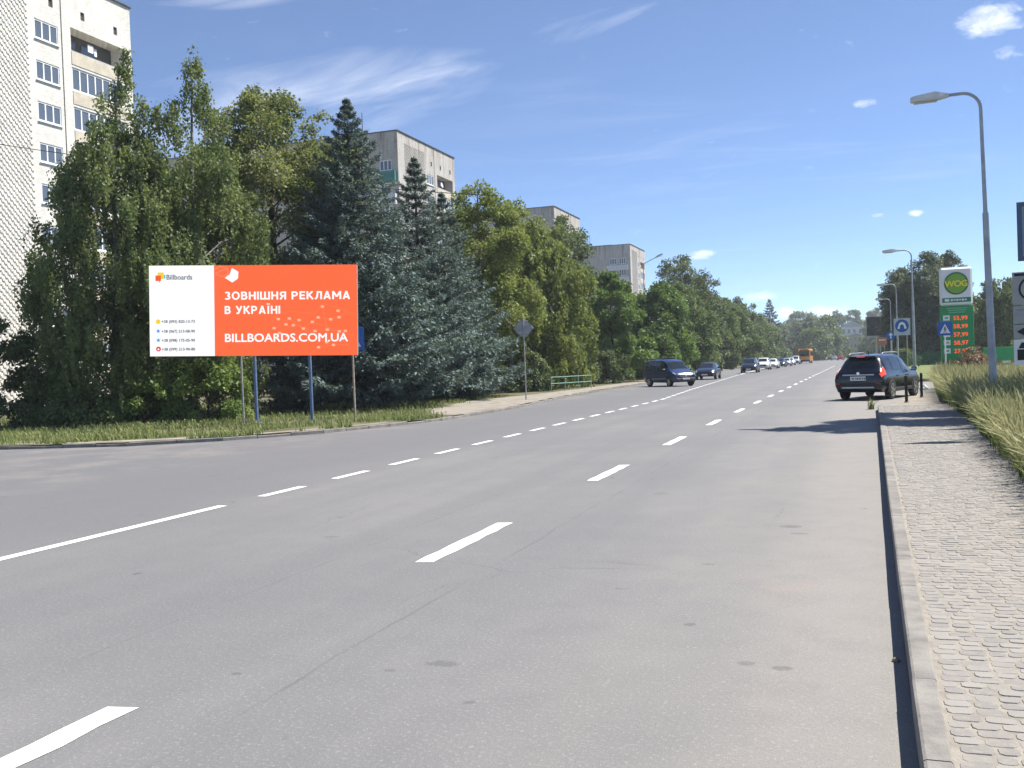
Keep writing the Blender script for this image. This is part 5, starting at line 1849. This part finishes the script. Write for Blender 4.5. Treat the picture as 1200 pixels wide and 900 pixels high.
def mirrors(root, x, y, z, m, s=1.0):
    for q in (-1, 1):
        mm = MB().box((q * (x + .10), y, z + .03), (.20 * s, .10, .15 * s), ch=.03).build('mirror', m, root)
        MB().box((q * (x + .10), y - .055, z + .03), (.15 * s, .006, .11 * s)).build('mirror_glass', M_chrome, mm)
        MB().box((q * (x + .0), y + .01, z - .03), (.10, .05, .04)).build('mirror_stalk', M_black, mm)


def suv(label, loc, heading, pm, group='cars in the oncoming queue', lit_=False):
    """heading: clockwise from +Y"""
    root = thing('suv', label, 'car', loc, -heading, group)
    st = [(-2.27, .50, .60, .74, .80, .70, .80, .74, .60), (-2.24, .42, .58, .88, .98, .78, .87, .80, .66), (-2.18, .34, .52, .98, 1.06, .80, .895, .82, .70), (-2.06, .30, .50, 1.03, 1.15, .82, .905, .83, .70),
          (-1.80, .28, .48, 1.06, 1.52, .82, .915, .845, .62), (-1.66, .27, .47, 1.06, 1.60, .82, .918, .85, .61), (-1.1, .26, .45, 1.04, 1.655, .82, .92, .86, .62), (-.3, .26, .44, 1.01, 1.675, .82, .92, .865, .63), (.25, .26, .44, 1.0, 1.66, .82, .92, .865, .62),
          (.58, .26, .44, .99, 1.60, .82, .92, .865, .60), (1.28, .26, .45, .98, 1.10, .82, .92, .86, .66), (1.5, .27, .46, .97, 1.06, .82, .915, .85, .66), (1.95, .30, .50, .90, .98, .80, .89, .80, .62), (2.20, .36, .54, .76, .84, .74, .82, .72, .55), (2.28, .44, .56, .66, .72, .66, .74, .66, .50)]
    lo = Loft(st)
    bd = lo.body('body', pm, root)
    wy = (1.33, -1.33)
    arches(root, lo, wy, .36, .35, .918, M_trim)
    wheels(root, .835, wy, .35)
    # glass
    lo.panel('rear_window', M_glass, root, 3.22, 4.7, 6.8, 8, .010, cross=True)
    lo.panel('windscreen', M_glass, root, 9.08, 9.92, 6.45, 8, .010, cross=True)
    lo.panel('side_window', M_glass, root, 7.55, 9.10, 4.12, 5.72, .010, sides=(1, -1))
    lo.panel('side_window', M_glass, root, 6.10, 7.45, 4.12, 5.72, .010, sides=(1, -1))
    lo.panel('quarter_window', M_glass, root, 4.55, 6.0, 4.16, 5.62, .010, sides=(1, -1))
    # lights
    tl = lo.panel('tail_light', M_lens_glow if lit_ else M_lens_r, root, 1.2, 3.75, 3.5, 4.75, .016)  # right lens glows in place of a sun glint
    tr_ = lo.panel('tail_light', M_lens_r, root, 1.2, 3.75, 3.5, 4.75, .016, sides=(-1,))
    lo.panel('head_light', M_lens_w, root, 11.7, 13.2, 3.35, 4.5, .012, sides=(1, -1))
    # rear details
    tg = MB().box((0, -2.235, .93), (1.16, .035, .055), ch=.01).build('tailgate_garnish', M_silver if lit_ else M_black, root)
    MB().box((0, -2.285, .80), (.56, .02, .15), ch=.004).build('number_plate', M_plate, root)
    b = MB()
    for k in range(8):
        b.box((-.20 + .058 * k + (.02 if k > 1 else 0) + (.02 if k > 5 else 0), -2.297, .80), (.032, .004, .075))
    b.build('plate_characters', M_ink, root)
    MB().lathe([(.055, -2.262), (.055, -2.245)], (0, 0, .985), 'y', 18).build('badge', M_chrome, root)
    MB().box((0, -2.26, .50), (1.50, .10, .20), ch=.04).build('rear_bumper', M_trim, root)
    MB().box((0, -2.318, .47), (1.18, .02, .055), ch=.008).build('bumper_strip', M_silver, root)
    for q in (-.72, .72):
        MB().box((q, -2.292, .62), (.16, .03, .05), ch=.01).build('reflector', M_lens_r, root)
    MB().box((0, -1.80, 1.585), (1.06, .22, .05), ch=.02).build('spoiler', pm, root)
    MB().box((0, -1.914, 1.585), (.30, .012, .025)).build('high_brake_light', M_lens_glow if lit_ else M_lens_r, root)
    for q in (-.60, .60):
        MB().tube([(q, -1.45, 1.665), (q, -1.3, 1.72), (q, .0, 1.735), (q, .3, 1.70)], .02, 8).build('roof_rail', M_silver, root, smooth=40)
    MB().tube([(0.15, -1.5, 1.65), (0.15, -1.6, 1.80)], .012, 6).build('aerial', M_black, root)
    # front
    MB().box((0, 2.27, .60), (1.1, .04, .26), ch=.03).build('grille', M_black, root)
    MB().box((0, 2.30, .44), (.52, .02, .12), ch=.004).build('number_plate', M_plate, root)
    mirrors(root, .93, .86, 1.05, pm)
    for q in (-1, 1):
        b = MB().box((q * .918, -.1, .36), (.035, 2.0, .12), ch=.012)
        b.build('sill_cladding', M_trim, root)
        for y in (.45, -.62):
            MB().box((q * .936, y, .86), (.03, .19, .035), ch=.01).build('door_handle', pm, root)
    return root


def van(label, loc, heading, pm, group='cars in the oncoming queue'):
    root = thing('van', label, 'van', loc, -heading, group)
    st = [(-2.12, .42, .55, .98, 1.10, .72, .82, .78, .70), (-2.08, .34, .50, 1.02, 1.62, .78, .86, .82, .68), (-2.0, .30, .46, 1.04, 1.76, .80, .875, .84, .68), (-1.2, .27, .44, 1.04, 1.82, .80, .885, .85, .69), (0.0, .26, .44, 1.03, 1.82, .80, .885, .85, .69),
          (.45, .26, .44, 1.02, 1.78, .80, .885, .85, .67), (.72, .26, .44, 1.01, 1.68, .80, .885, .85, .65), (1.38, .26, .45, 1.0, 1.14, .80, .885, .84, .66), (1.62, .27, .46, .95, 1.04, .80, .88, .82, .66), (1.96, .32, .50, .82, .92, .76, .84, .75, .60), (2.10, .38, .54, .70, .78, .68, .76, .68, .52)]
    lo = Loft(st)
    lo.body('body', pm, root)
    wy = (1.38, -1.30)
    arches(root, lo, wy, .33, .32, .884, M_trim)
    wheels(root, .80, wy, .32)
    lo.panel('windscreen', M_glass, root, 6.05, 6.95, 6.4, 8, .010, cross=True)
    lo.panel('side_window', M_glass, root, 4.6, 6.35, 4.12, 5.75, .010, sides=(1, -1))
    lo.panel('side_window', M_glass, root, 3.28, 4.5, 4.12, 5.85, .010, sides=(1, -1))
    lo.panel('side_window', M_glass, root, 2.15, 3.18, 4.12, 5.8, .010, sides=(1, -1))
    lo.panel('head_light', M_lens_w, root, 8.3, 9.4, 3.9, 4.8, .014, sides=(1, -1))
    lo.panel('tail_light', M_lens_r, root, .3, 1.6, 3.8, 5.0, .012, sides=(1, -1))
    MB().box((0, 2.09, .64), (.95, .04, .13), ch=.03).build('grille', M_black, root)
    MB().box((0, 2.113, .665), (.80, .008, .02)).build('grille_bar', M_silver, root)
    MB().lathe([(.07, 2.10), (.07, 2.125)], (0, 0, .70), 'y', 16).build('badge', M_chrome, root)
    MB().box((0, 2.10, .44), (1.48, .10, .22), ch=.05).build('front_bumper', M_trim, root)
    MB().box((0, 2.158, .50), (.52, .015, .12), ch=.004).build('number_plate', M_plate, root)
    for q in (-.55, .55):
        MB().box((q, 2.152, .40), (.18, .02, .08), ch=.01).build('fog_lamp', M_trim, root)
    for q in (-.62, .62):
        MB().tube([(q, -1.9, 1.80), (q, -1.8, 1.88), (q, .2, 1.885), (q, .35, 1.82)], .022, 8).build('roof_rail', M_black, root, smooth=40)
    for y in (-1.3, -.2):
        MB().box((0, y, 1.905), (1.3, .06, .035), ch=.01).build('roof_bar', M_trim, root)
    mirrors(root, .90, .98, 1.08, M_black)
    for q in (-1, 1):
        MB().box((q * .886, -.2, .62), (.03, 3.2, .07), ch=.012).build('side_strip', M_trim, root)
    return root


def saloon(label, loc, heading, pm, group='cars in the oncoming queue', estate=False, plain=False):
    root = thing('saloon_car', label, 'car', loc, -heading, group)
    rear = [(-2.28, .46, .58, .74, .82, .66, .76, .72, .56), (-2.22, .36, .52, .84, .96, .76, .84, .77, .62), (-1.75, .28, .46, .93, 1.04, .80, .875, .82, .64), (-1.62, .27, .45, .94, 1.06, .80, .88, .82, .64), (-1.02, .25, .43, .95, 1.40, .80, .885, .83, .58)]
    if estate:
        rear = [(-2.20, .46, .58, .80, .88, .66, .78, .74, .60), (-2.14, .36, .52, .90, 1.02, .76, .85, .79, .64), (-2.0, .30, .47, .95, 1.10, .80, .875, .82, .64), (-1.72, .27, .45, .96, 1.36, .80, .88, .82, .60), (-1.30, .25, .43, .96, 1.45, .80, .885, .83, .59)]
    hgt = 1.47 if not estate else 1.50
    st = rear + [(-.5, .24, .42, .94, hgt - .01, .80, .885, .83, .58), (.1, .24, .42, .93, hgt - .02, .80, .885, .83, .58), (.42, .24, .42, .92, hgt - .09, .80, .885, .83, .56), (1.16, .25, .43, .90, 1.00, .80, .885, .82, .62), (1.4, .26, .44, .88, .96, .80, .88, .81, .62), (1.95, .30, .48, .78, .86, .76, .84, .74, .58), (2.18, .36, .52, .66, .74, .68, .76, .66, .50), (2.26, .42, .54, .60, .66, .60, .68, .60, .45)]
    lo = Loft(st)
    lo.body('body', pm, root)
    wy = (1.36, -1.34)
    arches(root, lo, wy, .33, .32, .883, M_trim)
    wheels(root, .80, wy, .32)
    lo.panel('windscreen', M_glass, root, 7.06, 7.94, 6.45, 8, .010, cross=True)
    lo.panel('rear_window', M_glass, root, 3.1, 3.9, 6.5, 8, .010, cross=True)
    lo.panel('side_window', M_glass, root, 5.75, 7.3, 4.14, 5.72, .010, sides=(1, -1))
    lo.panel('side_window', M_glass, root, 4.1, 5.65, 4.14, 5.72, .010, sides=(1, -1))
    lo.panel('head_light', M_lens_w, root, 9.7, 11.2, 3.5, 4.7, .012, sides=(1, -1))
    lo.panel('tail_light', M_lens_r, root, .6, 1.9, 3.6, 4.8, .012, sides=(1, -1))
    MB().box((0, 2.25, .56), (.95, .04, .15), ch=.03).build('grille', M_black, root)
    MB().box((0, 2.285, .43), (.52, .02, .12), ch=.004).build('number_plate', M_plate, root)
    mirrors(root, .89, .62, .97, pm)
    return root


P_black = paint('black', (0.006, 0.008, 0.016), .25)
P_blue = paint('deep_blue', (0.012, 0.035, 0.115), .3)
P_navy = paint('navy', (0.010, 0.018, 0.045), .3)
P_white = paint('white', (0.72, 0.73, 0.74), .35)
P_silver = paint('silver', (0.40, 0.42, 0.45), .3)
P_red = paint('red', (0.35, 0.02, 0.02), .3)

suv('black car with glinting tail light turning into the filling station', (0.88, 40.1, 0.0), R_(20.0), P_black, 'vehicles on the road', lit_=True)
van('dark blue van with roof bars pulling out from the left kerb', (-11.9, 66.6, 0.0), R_(139.5), P_blue, 'vehicles on the road')
saloon('dark blue saloon right behind the blue van', (-12.0, 86.0, 0.0), R_(180), P_navy, 'vehicles on the road')
Q = 'cars in the oncoming queue'
suv('dark blue off-roader at the head of the oncoming queue', (-11.4, 116.5, 0.0), R_(180), P_navy, Q)
suv('white off-roader second in the oncoming queue', (-11.9, 140.0, 0), R_(181), P_white, Q)
saloon('white estate car third in the queue', (-11.6, 152.0, 0), R_(181), P_white, Q, estate=True)
saloon('dark car in the queue behind the white ones', (-11.8, 172.0, 0), R_(181), P_navy, Q)
saloon('silver saloon in the queue, nearest to the dark one', (-11.7, 186.0, 0), R_(181), P_silver, Q)
saloon('white saloon in front of the silver van', (-12.0, 203.0, 0), R_(181), P_white, Q)
van('silver van in front of the yellow bus', (-11.9, 220.0, 0), R_(181), P_silver, Q)
saloon('far silver car on our side of the road', (-6.0, 330.0, 0), R_(3), P_silver, 'far traffic')
saloon('far white car beside the far silver one', (-9.5, 345.0, 0), R_(183), P_white, 'far traffic')
saloon('far red car at the end of the street', (-3.9, 318.0, 0), R_(3), P_red, 'far traffic')

bus = thing('bus', 'yellow bus standing in the oncoming queue', 'bus', (-10.9, 243.0, 0), R_(178), 'cars in the oncoming queue')
bus.scale = (1.1, 1.1, 1.15)
P_yel = paint('bus_yellow', (0.72, 0.30, 0.015), .4)
MB().box((0, 0, 1.62), (2.45, 7.6, 2.6), ch=.16).build('body', P_yel, bus)
MB().box((0, 3.80, 1.95), (2.15, .06, 1.15), ch=.02).build('windscreen', M_glass, bus)
MB().box((0, 3.80, 2.72), (1.7, .05, .25), ch=.01).build('route_board', M_black, bus)
for q in (-1, 1):
    for k in range(5):
        MB().box((q * 1.222, -2.9 + 1.3 * k, 1.95), (.03, 1.15, .9), ch=.01).build('side_window', M_glass, bus)
    MB().box((q * .95, 3.81, .85), (.35, .05, .22), ch=.02).build('head_light', M_lens_w, bus)
    MB().box((q * 1.38, 3.7, 2.2), (.16, .10, .45), ch=.03).build('mirror', M_black, bus)
MB().box((0, 3.82, .52), (2.3, .12, .3), ch=.05).build('bumper', M_trim, bus)
wheels(bus, 1.08, (2.4, -2.2), .45, .28)


# ================================================================== HAZE
hz = MB().box((0, 260, 22), (900, 900, 48)).build('haze', None)
hm = bpy.data.materials.new('summer_haze')
hm.use_nodes = True
T = NT(hm.node_tree)
for nd in list(T.n):
    T.n.remove(nd)
out = T.new('ShaderNodeOutputMaterial')
pv = T.new('ShaderNodeVolumePrincipled')
pv.inputs['Color'].default_value = (0.86, 0.92, 1.0, 1)
pv.inputs['Density'].default_value = 0.00035
pv.inputs['Anisotropy'].default_value = 0.2
T.l.new(pv.outputs[0], out.inputs['Volume'])
hz.data.materials.append(hm)
hz['kind'] = 'stuff'
tag(hz, 'thin summer haze over the whole street', 'haze')
